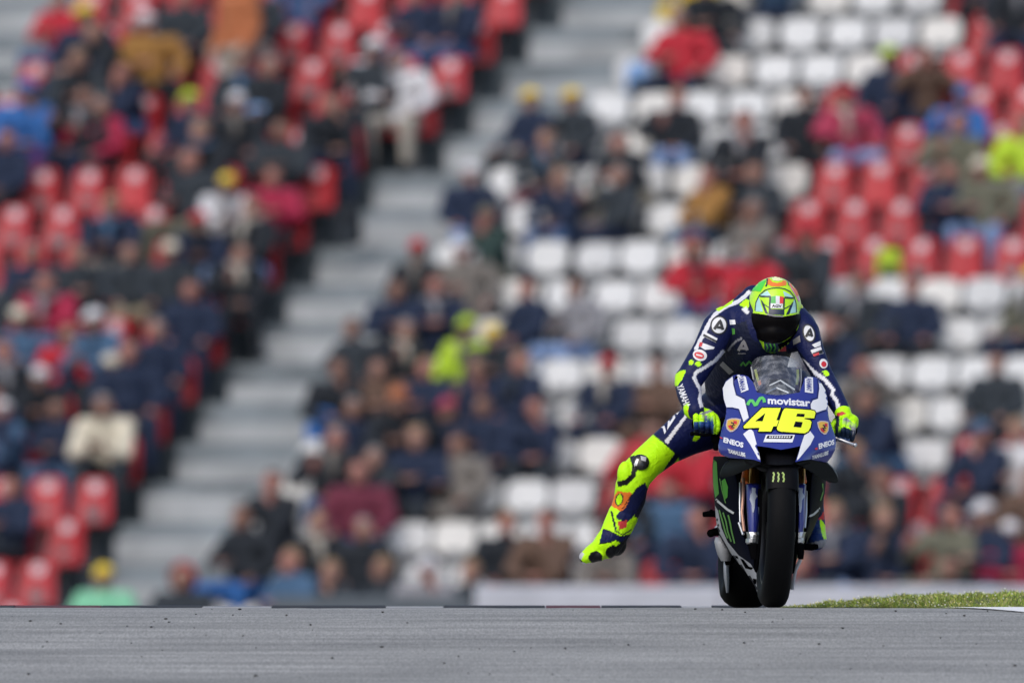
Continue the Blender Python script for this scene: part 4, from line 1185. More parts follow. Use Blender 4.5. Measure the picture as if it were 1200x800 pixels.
# number 46 with a dark outline
n4 = zp(Z4, (235, 606), (300, 540), (372, 470), (512, 470), (479, 562), (497, 563), (482, 606), (456, 608), (440, 646), (345, 646), (354, 618), (238, 622))
h4 = zp(Z4, (322, 570), (396, 510), (376, 570))
n6 = zp(Z4, (548, 472), (740, 486), (762, 492), (770, 506), (760, 547), (690, 545), (688, 553), (728, 560), (740, 575), (732, 615), (716, 645), (690, 660), (512, 647), (488, 638), (482, 622), (500, 570), (524, 500), (534, 480))
h6a = zp(Z4, (634, 513), (690, 516), (684, 538), (626, 534))
h6b = zp(Z4, (620, 572), (674, 577), (662, 618), (606, 612))
d = Drape(cowl_bvh, 0.0020)
for q in (n4, n6): ribbon(d, q, 2.8, 0, True)
d.poly(zp(Z4, (500, 474), (545, 474), (524, 520), (505, 560), (492, 625), (440, 640), (460, 600), (484, 560)))
d.obj('number_outline', m_navy, cowl)
d = Drape(cowl_bvh, 0.0028); d.poly(n4); d.poly(n6); d.obj('race_number', m_yel, cowl)
d = Drape(cowl_bvh, 0.0036); d.poly(h4); d.poly(h6a); d.poly(h6b); d.obj('number_counter', m_navy, cowl)
# main sponsor
d = Drape(cowl_bvh, 0.0020)
text_on(d, 'movistar', (899.8, 473.6), (49.5, 3.2), (0, -8.4), 0.035)
d.obj('lettering', m_wht, cowl)
d = Drape(cowl_bvh, 0.0020)
mp = zp(Z4, (264, 447), (272, 428), (284, 414), (298, 414), (310, 430), (320, 448), (330, 444), (342, 420), (356, 398), (374, 392), (386, 404), (390, 428))
ribbon(d, mp, 3.6)
d.obj('logo', m_lgrn, cowl)
# flank badges, oil sponsor
d = Drape(cowl_bvh, 0.0020)
def shield(cx, cy, sx, sy, sl): return [(cx + x * sx + y * sl, cy + y * sy) for x, y in ((-1, -.75), (-.4, -.95), (.3, -.95), (1, -.8), (.95, -.1), (.7, .5), (.2, .95), (-.2, 1), (-.75, .6), (-1, 0))]
for cx, cy, sx, sl in ((859.2, 498, 8.2, -1.6), (965, 501, 6.6, 1.6)): d.poly(shield(cx, cy, sx, 8.3, sl), 0)
d.obj('badge', mat('badge_silver', (0.5, 0.42, 0.42), 0.4), cowl)
d = Drape(cowl_bvh, 0.0027)
for cx, cy, sx, sl in ((859.2, 498, 6.9, -1.4), (965, 501, 5.5, 1.4)): d.poly(shield(cx, cy, sx, 6.9, sl), 0)
d.obj('badge', mat('badge_yellow', (0.65, 0.40, 0.05), 0.4), cowl)
d = Drape(cowl_bvh, 0.0034)
for cx, cy, sx, s in ((859.2, 498, 6.5, 1), (965, 501, 5.2, 1)):
    d.poly([(cx - sx * .85, cy + 1), (cx - sx * .3, cy + .5), (cx + sx * .2, cy + 5.6), (cx - sx * .25, cy + 5.8), (cx - sx * .7, cy + 3.5)])
    d.poly([(cx + sx * .1, cy - 4.5), (cx + sx * .75, cy - 4.2), (cx + sx * .75, cy - .5), (cx + sx * .2, cy - 1)])
d.obj('badge', m_redp, cowl)
d = Drape(cowl_bvh, 0.0040)
for cx, cy, sx in ((859.2, 498.5, 6.5), (965, 501.5, 5.2)):
    ribbon(d, [(cx - sx * .3, cy - 3), (cx + sx * .2, cy - 2), (cx + sx * .05, cy + .5), (cx - sx * .2, cy + 2.5), (cx + sx * .3, cy + 3)], 1.5)
    ribbon(d, [(cx - sx * .5, cy + .5), (cx + sx * .5, cy + .3)], .9)
d.obj('badge', mat('badge_dark', (0.03, 0.015, 0.01), 0.5), cowl)
d = Drape(cowl_bvh, 0.0020)
text_on(d, 'ENEOS', (848.0, 518.3), (23.2, 6.6), (0.5, -6.2), 0.05, 0.0)
text_on(d, 'ENEOS', (959.2, 526.2), (18.2, -5.4), (-0.4, -6.2), 0.05, 0.0)
text_on(d, 'YAMALUBE', (853.6, 530.2), (20.5, 5.2), (-0.5, -4.8), 0.05)
text_on(d, 'YAMALUBE', (950.5, 538.6), (19.5, -6.2), (0.6, -4.8), 0.05)
d.poly(zp(Z6, (485, 64), (710, 64), (690, 124), (464, 121)))
d.obj('lettering', m_wht, cowl)
d = Drape(cowl_bvh, 0.0027)
d.poly([(843.8, 511.8), (846.2, 512.6), (848, 514), (845.2, 514)]); d.poly([(954, 525.5), (957.5, 524), (957.5, 526.6), (955, 527)])
d.obj('mark', m_redp, cowl)
d = Drape(cowl_bvh, 0.0027)
d.poly(zp(Z6, (497, 72), (696, 72), (684, 97), (486, 95)))
d.obj('plate_band', m_navy, cowl)
d = Drape(cowl_bvh, 0.0033)
for i in range(9):
    x = 512 + i * 19
    d.poly(zp(Z6, (x, 78), (x + 12, 78), (x + 8, 90), (x - 4, 90)))
d.obj('plate_print', m_wht, cowl)

# air intake mouth: a duct running back into the cowl
m = MB()
lip = [(886.3, 521.5), (900, 523.6), (915, 526.4), (927, 524.4), (938.2, 522.0), (935.8, 532), (932.3, 541), (929, 544), (911, 545), (895, 544), (891.4, 541), (889.8, 534)]
r0 = [P(x, y, cowl_y(x, y) + .004) for x, y in lip]
r1 = [P(911 + (x - 911) * .7, 532 + (y - 532) * .7, .10) for x, y in lip]
m.grid([r0, r1], 0, True); m.f.append(tuple(range(len(lip), 2 * len(lip)))); m.mi.append(0)
m.obj('air_intake', m_mblk, bike, True, 40)
m = MB()
lo = [(871, 537.4), (884, 538.8), (891.5, 541.4), (895, 544.2), (911, 545.2), (929, 544.2), (932.5, 541.4), (941, 539.5), (952, 538.4), (949, 543), (938, 547.5), (930, 552), (911, 553.5), (892, 552), (884, 547), (874, 543)]
m.prism([P(x, y, cowl_y(x, min(y, 541)) + .012) for x, y in lo], [P(911 + (x - 911) * .95, y, -.06) for x, y in lo])
m.obj('chin', m_blk, bike, True, 30)

# winglets
def winglet(poly, depth, y0):
    m = MB()
    cx = sum(p[0] for p in poly) / len(poly); cy = sum(p[1] for p in poly) / len(poly)
    f = [P(x, y, cowl_y(x, min(y, 541)) + y0) for x, y in poly]
    mid = [P(x, y - 1.5, cowl_y(x, min(y, 541)) + y0 + depth * .6) for x, y in poly]
    b = [P(cx + (x - cx) * .9, cy + (y - cy) * .45 - 3, cowl_y(x, min(y, 541)) + y0 + depth) for x, y in poly]
    n = len(poly)
    m.grid([f, mid, b], 0, True); m.f += [tuple(range(n))[::-1], tuple(range(2 * n, 3 * n))]; m.mi += [0, 0]
    return m.obj('winglet', m_blk, bike, True, 35)
winglet([(887, 539.6), (893, 543), (884, 546.5), (872, 551.5), (860, 556.5), (853, 558.6), (845, 559), (843.6, 556), (846, 549), (850, 543), (857, 538.6), (872, 538.4)], .13, .004)
winglet([(932, 542.5), (942, 540.4), (952, 538.8), (962, 540.6), (970, 543), (976, 549), (980, 555.5), (982.3, 560.5), (982, 564.5), (979, 566), (972, 565), (962, 560), (950, 552), (941, 546.5)], .13, .004)

# claw print on the mudguard
gb = bvh_of([guard])
d = Drape(gb, 0.0015)
for cx, s in ((906.2, -1), (912, .15), (918, 1)):
    pth = [(cx - .6 * s - .8, 553.4), (cx + .9 - .3 * s, 555.8), (cx - .1 * s, 558.8), (cx + .6 + .2 * s, 561), (cx - .4 + .2 * s, 564.4)]
    ribbon(d, pth, 1.9, 0, False, 1.0)
d.obj('claw_print', mat('claw_green', (0.30, 0.42, 0.10), 0.4), guard)

# windscreen and what shows through it
WS = smooth_poly([(887.5, 460), (883, 447), (879.8, 431), (883.5, 422), (891, 417.6), (905, 416), (919, 417.4), (932, 421), (938.6, 430), (939.5, 445), (937.5, 459), (925, 461.8), (911, 462.6), (898, 461.8)], 3)
def ws_y(x, y):
    t = (461 - y) / 45.0
    return .125 + .17 * t + .03 * t * t + .10 * (abs(x - 910) / 29.0) ** 2.2
pts, tr = fill_poly(WS, 3.0)
m = MB(); m.add([P(x, y, ws_y(x, y)) for x, y in pts], tr)
gl = bpy.data.materials.new('screen_polycarbonate'); gl.use_nodes = True
nt = gl.node_tree; nt.nodes.remove(nt.nodes['Principled BSDF'])
out = nt.nodes['Material Output']
tr_ = nt.nodes.new('ShaderNodeBsdfTransparent'); tr_.inputs['Color'].default_value = (0.80, 0.83, 0.84, 1)
gs = nt.nodes.new('ShaderNodeBsdfGlossy'); gs.inputs['Roughness'].default_value = 0.22; gs.inputs['Color'].default_value = (0.9, 0.92, 0.95, 1)
df = nt.nodes.new('ShaderNodeBsdfDiffuse'); df.inputs['Color'].default_value = (0.52, 0.53, 0.55, 1)
lw = nt.nodes.new('ShaderNodeLayerWeight'); lw.inputs['Blend'].default_value = 0.10
m1 = nt.nodes.new('ShaderNodeMixShader'); m2 = nt.nodes.new('ShaderNodeMixShader')
tcs = nt.nodes.new('ShaderNodeTexCoord'); mps = nt.nodes.new('ShaderNodeMapping'); mps.inputs['Scale'].default_value = (1, 1, .25); mps.inputs['Rotation'].default_value = (0, .15, 0)
nzs = nt.nodes.new('ShaderNodeTexNoise'); nzs.inputs['Scale'].default_value = 34; nzs.inputs['Detail'].default_value = 3
rms = nt.nodes.new('ShaderNodeMapRange'); rms.inputs['From Min'].default_value = .45; rms.inputs['From Max'].default_value = .75; rms.inputs['To Min'].default_value = .07; rms.inputs['To Max'].default_value = .42  # streaky grey diffuse imitates reflections and haze on the screen
nt.links.new(tcs.outputs['Object'], mps.inputs['Vector']); nt.links.new(mps.outputs['Vector'], nzs.inputs['Vector']); nt.links.new(nzs.outputs['Fac'], rms.inputs['Value'])
nt.links.new(rms.outputs['Result'], m1.inputs['Fac']); nt.links.new(tr_.outputs[0], m1.inputs[1]); nt.links.new(df.outputs[0], m1.inputs[2])
nt.links.new(lw.outputs['Facing'], m2.inputs['Fac']); nt.links.new(m1.outputs[0], m2.inputs[1]); nt.links.new(gs.outputs[0], m2.inputs[2])
nt.links.new(m2.outputs[0], out.inputs['Surface'])
screen = m.obj('windscreen', gl, bike, True, None)
sb = bvh_of([screen])
d = Drape(sb, 0.002)
ribbon(d, [(880.8, 430), (883.5, 446), (887.4, 458)], 1.6, 0); ribbon(d, [(938.2, 432), (938.6, 446), (936.8, 458)], 1.3, 0)
d.obj('screen_edge', mat('edge_grey', (0.35, 0.36, 0.36), 0.4), screen)
d = Drape(sb, -0.004)
ribbon(d, [(884.2, 432), (886.2, 441), (888, 447)], 3.0, 0); ribbon(d, [(935.6, 432), (936, 440), (934.5, 450)], 3.0, 0)
d.obj('screen_tape', mat('tape_yellow', (0.55, 0.60, 0.12), 0.5), screen)
d = Drape(sb, -0.004); d.poly([(886.8, 446), (890.6, 444), (891.4, 449.5), (888.6, 451.5)]); d.obj('screen_tape', m_org, screen)
m = MB(); m.prism([P(x, y, .36) for x, y in ((896, 458), (899, 448), (924, 448), (928, 458))], [P(x, y - 4, .42) for x, y in ((896, 458), (899, 448), (924, 448), (928, 458))])
dash = m.obj('dashboard', m_mblk, bike, False)
m = MB(); m.prism([P(x, y, .355) for x, y in ((902, 456), (903.5, 450.5), (920, 450.5), (922, 456))], [P(x, y, .37) for x, y in ((902, 456), (903.5, 450.5), (920, 450.5), (922, 456))]); m.obj('display', mat('display_grey', (.14, .16, .16), .15), dash, False)
m = MB(); m.tube([P(902, 452, .34), P(915, 446, .33), P(932, 457, .29)], .006); m.tube([P(897, 461, .30), P(910, 455, .33), P(925, 461, .30)], .008); m.obj('cable', m_sil, dash)
m = MB(); m.prism([P(x, y, .30) for x, y in ((862, 440), (882, 446), (889, 461), (935, 461), (941, 446), (958, 443), (968, 470), (972, 500), (948, 535), (876, 535), (850, 500), (852, 470))], [P(x, y, .42) for x, y in ((862, 444), (882, 450), (889, 464), (935, 464), (941, 450), (958, 447), (964, 470), (966, 500), (948, 530), (876, 530), (856, 500), (856, 470))])
m.obj('inner_panel', m_mblk, bike, False)

# side fairings with belly: front edge to rear edge
def side(rows, name='side_fairing'):
    g = []
    for py, xf, yf, xr, yr in rows:
        row = []
        for k in range(9):
            t = k / 8
            b = math.sin(t * math.pi / 2) ** 0.8
            row.append(P(xf + (xr - xf) * b, py, yf + (yr - yf) * t))
        row.append(P(xr + (905 - xr) * .06, py, yr + .22)); row.append(P(xr + (905 - xr) * .30, py, yr + .40))
        g.append(row)
    def build(o):
        md = o.modifiers.new('t', 'SOLIDIFY'); md.thickness = .006; md.offset = 0
        sb_ = o.modifiers.new('s', 'SUBSURF'); sb_.levels = 2; sb_.render_levels = 2
    m = MB(); m.grid(g)
    me = with_modifiers(m.mesh(name), build)
    me.polygons.foreach_set('use_smooth', [True] * len(me.polygons))
    return link_mesh(name, me, [m_navy], bike)
sl = side([(534, 853, .12, 836.5, .42), (545, 858, .20, 835.3, .48), (560, 864, .24, 835.6, .52), (578, 866, .26, 837, .56), (590, 866, .28, 838, .58), (606, 866, .28, 839.4, .60), (622, 869, .28, 841.5, .60), (636, 875, .28, 847.5, .58), (650, 882, .26, 858.5, .54), (668, 888, .25, 873, .48), (684, 890, .25, 885, .40), (697, 891, .27, 889, .36), (703, 891.5, .28, 890.5, .33)])
sr = side([(540, 956, .12, 969, .42), (552, 952, .20, 968, .48), (566, 950, .24, 967, .52), (580, 949, .26, 965.6, .56), (594, 949, .28, 962.2, .58), (608, 948, .28, 957.5, .60), (622, 945, .28, 951.5, .60), (636, 939, .28, 944.5, .58), (650, 932, .26, 935, .54), (670, 924, .25, 926, .48), (690, 914, .25, 916, .40), (703, 902, .28, 904, .33)])
fb = bvh_of([sl, sr])
d = Drape(fb, 0.002)
d.poly([(838.4, 592), (842, 598), (846, 618), (853, 634), (866, 650), (880, 660), (889.5, 676), (890.5, 702), (888, 698), (880, 684), (868, 668), (856, 651), (846.5, 637), (841.5, 624), (839.4, 606)])
d.obj('silver_panel', m_gpaint, sl)
d = Drape(fb, 0.002)
d.poly([(836.4, 538), (840.5, 541), (841.5, 560), (843, 578), (838.6, 583), (836.6, 570), (835.9, 552)])
d.poly([(846, 563), (850, 560), (853.5, 570), (853, 582), (849, 586), (847.5, 575)])
d.obj('green_panel', m_grn, sl)
d = Drape(fb, 0.0028)
for pth in ([(848, 600), (851.5, 611), (853.5, 622), (857.5, 634)], [(854, 603), (856.5, 613), (858, 622), (861.5, 636)], [(843.5, 597), (847, 609), (850.5, 622), (853.5, 630)]):
    ribbon(d, pth, 1.7, 0, False, 1.5)
ribbon(d, [(844, 560), (847, 575), (851, 589)], 1.0)
d.obj('claw_print', mat('claw_green_dark', (0.09, 0.26, 0.05), 0.4), sl)
d = Drape(fb, 0.0028)
ribbon(d, [(837.6, 583), (845, 589.5), (853, 596.5), (860.5, 601)], 2.6)
d.obj('vent_trim', mat('trim_pale', (0.55, 0.57, 0.57), 0.35), sl)
d = Drape(fb, 0.003)
d.poly([(868, 653.5), (872, 655), (878, 663), (883.5, 664.5), (881, 667), (874, 665)]); d.poly([(862, 650), (865, 651), (866, 654), (863, 653)]); d.poly([(883, 677), (887, 678), (887, 684), (884, 683)])
d.obj('belly_slot', m_mblk, sl)
d = Drape(fb, 0.002)
for pth in ([(957.5, 604), (953, 616), (948.5, 632)], [(960.5, 598), (957, 610), (953, 621)], [(963.5, 566), (964, 576), (961, 586)]): ribbon(d, pth, 1.5, 0, False, 1.5)
d.obj('claw_print', m_grn, sr)
d = Drape(fb, 0.0028)
ribbon(d, [(947.5, 604.8), (953, 602), (961, 594.5)], 2.4)
d.obj('vent_trim', mat('trim_pale', (0.55, 0.57, 0.57), 0.35), sr)

# radiator, engine, frame, tank, seat, tail, swingarm, exhaust
m = MB(); m.prism([P(x, y, .34) for x, y in ((866, 548), (950, 548), (951, 600), (944, 640), (878, 640), (866, 600))], [P(x, y, .40) for x, y in ((866, 548), (950, 548), (951, 600), (944, 640), (878, 640), (866, 600))])
rad = m.obj('radiator', m_mblk, bike, False)
loft_px([(505, 862, 960, .75, .30), (540, 850, 958, .78, .34), (580, 846, 956, .80, .34), (620, 850, 950, .78, .30), (650, 868, 938, .72, .26), (664, 880, 925, .70, .2)]).obj('engine', m_mblk, bike)
loft_px([(430, 892, 932, .72, .10), (436, 878, 944, .74, .18), (455, 862, 952, .78, .24), (480, 860, 954, .82, .28), (506, 866, 950, .84, .26)]).obj('fuel_tank', mat('tank_dark_blue', (.008, .010, .06), .6, 0, .05, 8, 0, 80, 0, .2), bike)
m = loft_px([(455, 880, 915, 1.30, .10), (462, 872, 924, 1.24, .22), (478, 868, 928, 1.18, .26), (500, 872, 926, 1.12, .24)]); m.obj('seat_unit', m_blue, bike)
for dx in (-1, 1):
    m = MB(); m.tube([P(893 + dx * 17, 625, .95), P(884 + dx * 22, 632, 1.15), cr + Vector((dx * .115, 0, 0))], [.03, .034, .022], 10); m.obj('swingarm', m_gpaint, bike)
loft_px([(655, 848.5, 853, 1.18, .10), (662, 847.6, 854, 1.18, .16), (676, 848.2, 854.4, 1.18, .17), (690, 850.4, 854, 1.18, .12), (694, 851, 853.5, 1.18, .08)]).obj('exhaust_pipe', m_gpaint, bike)
loft_px([(629, 838.5, 846, .74, .05), (634, 837, 852, .74, .08), (642, 838.5, 857, .74, .09), (650, 841, 858, .74, .08), (657, 845, 856, .74, .06)]).obj('clutch_cover', m_gpaint, bike)
loft_px([(650, 848, 858, .80, .06), (656, 848.5, 862, .80, .07), (662, 850, 858, .80, .05)]).obj('engine_case', m_mblk, bike)
m = MB(); m.tube([P(841, 602, .80), P(833, 601.5, .80), P(824, 602.5, .79)], [.014, .013, .010], 8); m.tube([P(833, 601, .80), P(834, 598, .79)], .008, 6); m.obj('footpeg', m_mblk, bike)
m = MB(); m.tube([P(843, 622, .84), P(833, 624, .82)], [.018, .014], 8); m.ell(P(833, 624.5, .82), .016); m.obj('gear_lever', m_mblk, bike)
m = MB(); m.tube([P(940, 640, .80), P(952, 641, .80), P(958, 640, .79)], [.014, .013, .010], 8); m.obj('footpeg', m_mblk, bike)
m = MB(); m.tube([P(938, 655, .2), P(932, 668, .2), P(928, 690, .22)], .008, 6); m.obj('belly_edge', m_gpaint, bike)
# clip-on bars, levers, guards
m = MB(); m.tube([P(872, 490, .34), P(850, 494, .31), P(812, 497.5, .27)], .0165, 10); hb = m.obj('handlebar', m_mblk, bike)
m = MB(); m.tube([P(948, 494, .34), P(972, 499, .31), P(1003, 505, .27)], .0165, 10); hb2 = m.obj('handlebar', m_mblk, bike)
m = MB(); m.tube([P(846, 503, .27), P(838, 509, .22), P(824, 509.5, .205), P(812, 508, .21)], .006, 8); m.ell(P(811, 508, .21), .009); m.obj('lever', m_mblk, hb)
m = MB(); m.tube([P(970, 504, .27), P(976, 512, .22), P(990, 517, .205), P(1001, 521, .21)], .006, 8); m.ell(P(1002, 521.3, .21), .009); m.obj('lever', m_sil, hb2)
m = MB(); m.tube([P(838, 508, .25), P(840, 517, .24), P(838.5, 527, .25)], [.014, .012, .010], 8); m.ell(P(838, 514, .24), (.016, .016, .02)); m.ell(P(839.5, 522, .25), (.013, .013, .014)); m.obj('master_cylinder', m_mblk, hb)
m = MB(); m.tube([P(977, 506, .25), P(985, 513, .23), P(996, 516, .22)], [.018, .016, .010], 8); m.ell(P(982, 511, .24), (.022, .02, .02)); m.obj('master_cylinder', mat('cylinder_blue', (0.02, 0.06, 0.18), .3, .3), hb2)
# ------------------------------------------------------------------ rider
LIME = (0.50, 0.95, 0.008); NAVY = (0.007, 0.011, 0.062); WHITE = (0.70, 0.70, 0.72); BLACK = (0.010, 0.010, 0.012); ORANGE = (0.85, 0.20, 0.03); REDC = (0.55, 0.05, 0.05); DKN = (0.007, 0.010, 0.03); BLUE = (0.012, 0.05, 0.20); GREYC = (0.25, 0.25, 0.27)
def paint_material(name, rough, bump, bscale, coat=0.0):
    m = bpy.data.materials.new(name); m.use_nodes = True
    nt = m.node_tree; b = nt.nodes['Principled BSDF']
    b.inputs['Roughness'].default_value = rough; b.inputs['Coat Weight'].default_value = coat; b.inputs['Specular IOR Level'].default_value = 0.18
    a = nt.nodes.new('ShaderNodeAttribute'); a.attribute_name = 'dye'
    tc = nt.nodes.new('ShaderNodeTexCoord')
    n = nt.nodes.new('ShaderNodeTexNoise'); n.inputs['Scale'].default_value = 16; n.inputs['Detail'].default_value = 4
    nt.links.new(tc.outputs['Object'], n.inputs['Vector'])
    r = nt.nodes.new('ShaderNodeMapRange'); r.inputs['To Min'].default_value = 0.88; r.inputs['To Max'].default_value = 1.12
    nt.links.new(n.outputs['Fac'], r.inputs['Value'])
    v = nt.nodes.new('ShaderNodeVectorMath'); v.operation = 'SCALE'
    nt.links.new(a.outputs['Color'], v.inputs[0]); nt.links.new(r.outputs['Result'], v.inputs['Scale'])
    nt.links.new(v.outputs['Vector'], b.inputs['Base Color'])
    if bump:
        n2 = nt.nodes.new('ShaderNodeTexNoise'); n2.inputs['Scale'].default_value = bscale; n2.inputs['Detail'].default_value = 3; n2.inputs['Distortion'].default_value = 1.2
        nt.links.new(tc.outputs['Object'], n2.inputs['Vector'])
        bp = nt.nodes.new('ShaderNodeBump'); bp.inputs['Strength'].default_value = bump; bp.inputs['Distance'].default_value = 0.012
        nt.links.new(n2.outputs['Fac'], bp.inputs['Height']); nt.links.new(bp.outputs['Normal'], b.inputs['Normal'])
    return m
m_leather = paint_material('race_leather', 0.45, 0.5, 30)
m_shell = paint_material('painted_shell', 0.25, 0, 0, 0.5)

def dye(ob, base, layers):
    """panel colours of the leather: layers are (polygon, colour, front side only)"""
    me = ob.data
    off = Vector(ob.location)
    p = ob.parent
    while p is not None: off = off + Vector(p.location); p = p.parent
    boxes = [(min(q[0] for q in pl), max(q[0] for q in pl), min(q[1] for q in pl), max(q[1] for q in pl)) for pl, _, _ in layers]
    cols = []
    for v in me.vertices:
        x, y = PX(v.co + off)
        c = base
        for (pl, k, fr), bx in zip(layers, boxes):
            if bx[0] <= x <= bx[1] and bx[2] <= y <= bx[3] and (not fr or v.normal.y < 0.25) and inside((x, y), pl): c = k
        cols += [c[0], c[1], c[2], 1.0]
    at = me.color_attributes.get('dye') or me.color_attributes.new('dye', 'FLOAT_COLOR', 'POINT')
    at.data.foreach_set('color', cols)

b = MB()
C_ = lambda *a: [(P(x, y, d), r) for x, y, d, r in a]
_ch = b.chain
b.chain = lambda p_: _ch(p_, 32, 0, 32, 18)
# trunk, bent forward over the tank
b.chain(C_((873, 478, .98, .150), (872, 440, .84, .160), (880, 408, .68, .158), (890, 388, .57, .150)))
b.chain(C_((868, 386, .56, .105), (924, 384, .54, .10)))
b.chain(C_((858, 373, .58, .060), (876, 362, .60, .064), (898, 362, .58, .075), (925, 368, .55, .062), (942, 382, .52, .05)))
b.chain(C_((873, 354, .60, .040), (884, 350, .62, .055), (900, 352, .64, .06)))
b.chain(C_((900, 375, .54, .075), (904, 372, .50, .070)))
# arms
b.chain(C_((850, 378, .54, .066), (842, 386, .50, .068), (829, 411, .47, .060), (812, 438, .44, .056), (806, 448, .42, .053), (808, 462, .35, .049), (812, 474, .28, .042), (815, 481, .24, .036)))
b.ell(P(797.5, 444, .44), (.024, .035, .036))
b.chain(C_((936, 380, .52, .060), (943, 390, .50, .060), (951, 411, .46, .050), (962, 436, .43, .043), (968, 447, .41, .042), (977, 464, .34, .039), (986, 480, .28, .034)))
# legs
b.chain(C_((856, 484, .96, .125), (832, 494, .90, .108), (806, 507, .80, .090), (780, 524, .72, .072), (758, 542, .65, .066), (745, 556, .62, .066), (740, 570, .62, .064), (738, 584, .64, .063), (732, 600, .65, .058), (724, 616, .65, .050)))
b.ell(P(733, 556, .59), (.034, .045, .055))
b.chain(C_((890, 486, .98, .12), (922, 498, .80, .095), (940, 512, .62, .072), (946, 540, .72, .068), (948, 575, .86, .060), (950, 604, .95, .050)))
body_me = remesh(b, 0.0055, 6, 'person')
rider = bpy.data.objects.new('person', body_me)
COL.objects.link(rider)
rider.location = P(870, 480, .95)
body_me.transform(Matrix.Translation(-Vector(rider.location)))
body_me.materials.append(m_leather)
tag(rider, 'motorcycle rider in navy and lime leathers with one leg hanging out beside the bike', 'person')
Z8 = lambda x, y: (670 + x / 4.0, 470 + y / 4.0)
Z2 = lambda x, y: (785 + x / 8.0, 340 + y / 8.0)
Z3 = lambda x, y: (785 + x / 8.0, 430 + y / 8.0)
Z5 = lambda x, y: (930 + x / 4.444, 350 + y / 4.444)
leg_low = [(765, 508.5), (778, 519), (793, 532.5), (806, 560), (760, 600), (745, 640), (690, 660), (690, 600), (720, 540)]
L = [
 (leg_low, LIME, False),
 ([(760, 574)] + zp(Z8, (344, 382), (310, 405), (275, 452), (236, 510), (206, 548), (262, 562), (300, 526)) + [(748, 604), (758, 590)], NAVY, True),
 (stroke_poly([(793.5, 532), (779, 554), (764, 571), (755, 588), (744, 610)], 6.0), DKN, False),
 (zp(Z8, (200, 440), (214, 422), (250, 424), (284, 428), (252, 500), (212, 536), (188, 530), (186, 490)), ORANGE, True),
 (ellipse(*Z8(222, 460), 4.6, 7.6, .25), DKN, True),
 (ellipse(*Z8(222, 460), 3.4, 6.3, .25), LIME, True),
 (zp(Z8, (212, 558), (266, 552), (260, 594), (220, 606)), (.75, .12, .05), True),
 (stroke_poly(zp(Z8, (186, 515), (196, 560), (206, 598)), 2.4), DKN, True),
 (stroke_poly(zp(Z8, (282, 256), (296, 300), (290, 344), (256, 380), (214, 388)), 6.4), BLACK, True),
 (stroke_poly([(765.5, 508.5), (778.5, 519), (793, 532)], 1.3), DKN, True),
 (stroke_poly(zp(Z8, (344, 382), (306, 408), (272, 452), (234, 510), (206, 548)), 1.2), BLACK, True),
 # shoulder stripe and lime patches
 (stroke_poly([(879, 341), (872, 348), (864, 354), (855, 357), (846, 362), (838, 368), (832, 377), (826, 388), (820, 400), (815, 410)], 4.6), WHITE, False),
 ([(860, 350), (851, 352), (843, 356), (838, 362), (842, 365), (850, 360), (858, 355.5)], LIME, False),
 ([(866, 357), (874, 350), (878, 352), (877, 362), (872, 360)], LIME, True),
 ([(868, 362), (875, 359), (878, 366), (875, 369)], WHITE, True),
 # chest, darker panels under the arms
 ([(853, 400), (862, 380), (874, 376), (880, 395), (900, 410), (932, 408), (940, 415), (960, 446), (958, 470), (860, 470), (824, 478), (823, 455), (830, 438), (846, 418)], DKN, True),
 (stroke_poly(zp(Z2, (545, 570), (580, 515), (640, 465), (680, 450)), 2.6), GREYC, True),
 # inner arm stripes
 (stroke_poly([(848.5, 411), (838, 422.5), (826, 430.5), (815.5, 436), (813.5, 442), (816.5, 449), (820, 454.5), (821.5, 460), (819.8, 467), (822.5, 477)], 4.2), WHITE, True),
 (stroke_poly(zp(Z5, (40, 318), (70, 345), (110, 385), (150, 410), (185, 445), (206, 474), (200, 500), (224, 530), (236, 590)), 4.6), WHITE, True),
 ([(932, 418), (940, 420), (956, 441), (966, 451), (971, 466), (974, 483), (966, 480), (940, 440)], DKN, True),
 # elbow pad
 (smooth_poly([(803, 433.5), (799.5, 444), (793.5, 452), (789, 452), (788, 445), (793, 437)], 3), LIME, False),
 (ellipse(*Z2(200, 675), 2.9, 2.7), LIME, True), (ellipse(*Z2(268, 690), 3.4, 3.2), LIME, True),
 (zp(Z5, (148, 375), (178, 372), (186, 398), (165, 404)), LIME, True),
 (smooth_poly(zp(Z3, (215, 665), (250, 632), (285, 630), (285, 655), (250, 690), (220, 695)), 3), LIME, True),
 # thigh stripe
 (stroke_poly([(805, 485.5), (780.5, 518.5)], 4.6, [.7, 1.1]), WHITE, True),
]
dye(rider, NAVY, L)
rb = bvh_of([rider])
d = Drape(rb, 0.002)
text_on(d, 'YAMAHA', Z3(64, 175), (80 / 8, 215 / 8), (58 / 8, -20 / 8), 0.03)
text_on(d, 'YZR', (775.5, 513.5), (21, -31), (-8.5, -6), 0.05, 0.25)
d.poly(ellipse(*Z2(460, 330), 8.6, 9.6, .2)); d.poly(ellipse(*Z5(80, 180), 6.0, 9.6, -.3))
d.poly(zp(Z2, (325, 388), (446, 452), (430, 492), (312, 432))); d.poly(zp(Z2, (300, 492), (420, 535), (405, 552), (330, 560), (268, 520)))
d.poly(ellipse(*Z2(282, 610), 8.2, 6.6, .25))
d.poly(zp(Z2, (556, 280), (612, 278), (620, 320), (560, 325)))
d.poly(zp(Z5, (95, 240), (138, 220), (140, 245), (110, 255))); d.poly(zp(Z5, (88, 268), (140, 250), (155, 285), (105, 300))); d.poly(ellipse(*Z5(155, 338), 4.6, 5.8, -.3))
d.obj('leather_print', mat('print_white', (0.72, 0.72, 0.73), .5), rider)
d = Drape(rb, 0.0032)
def ring(c, a, b_, w, rot): ribbon(d, ellipse(c[0], c[1], a, b_, rot), w, 0, True)
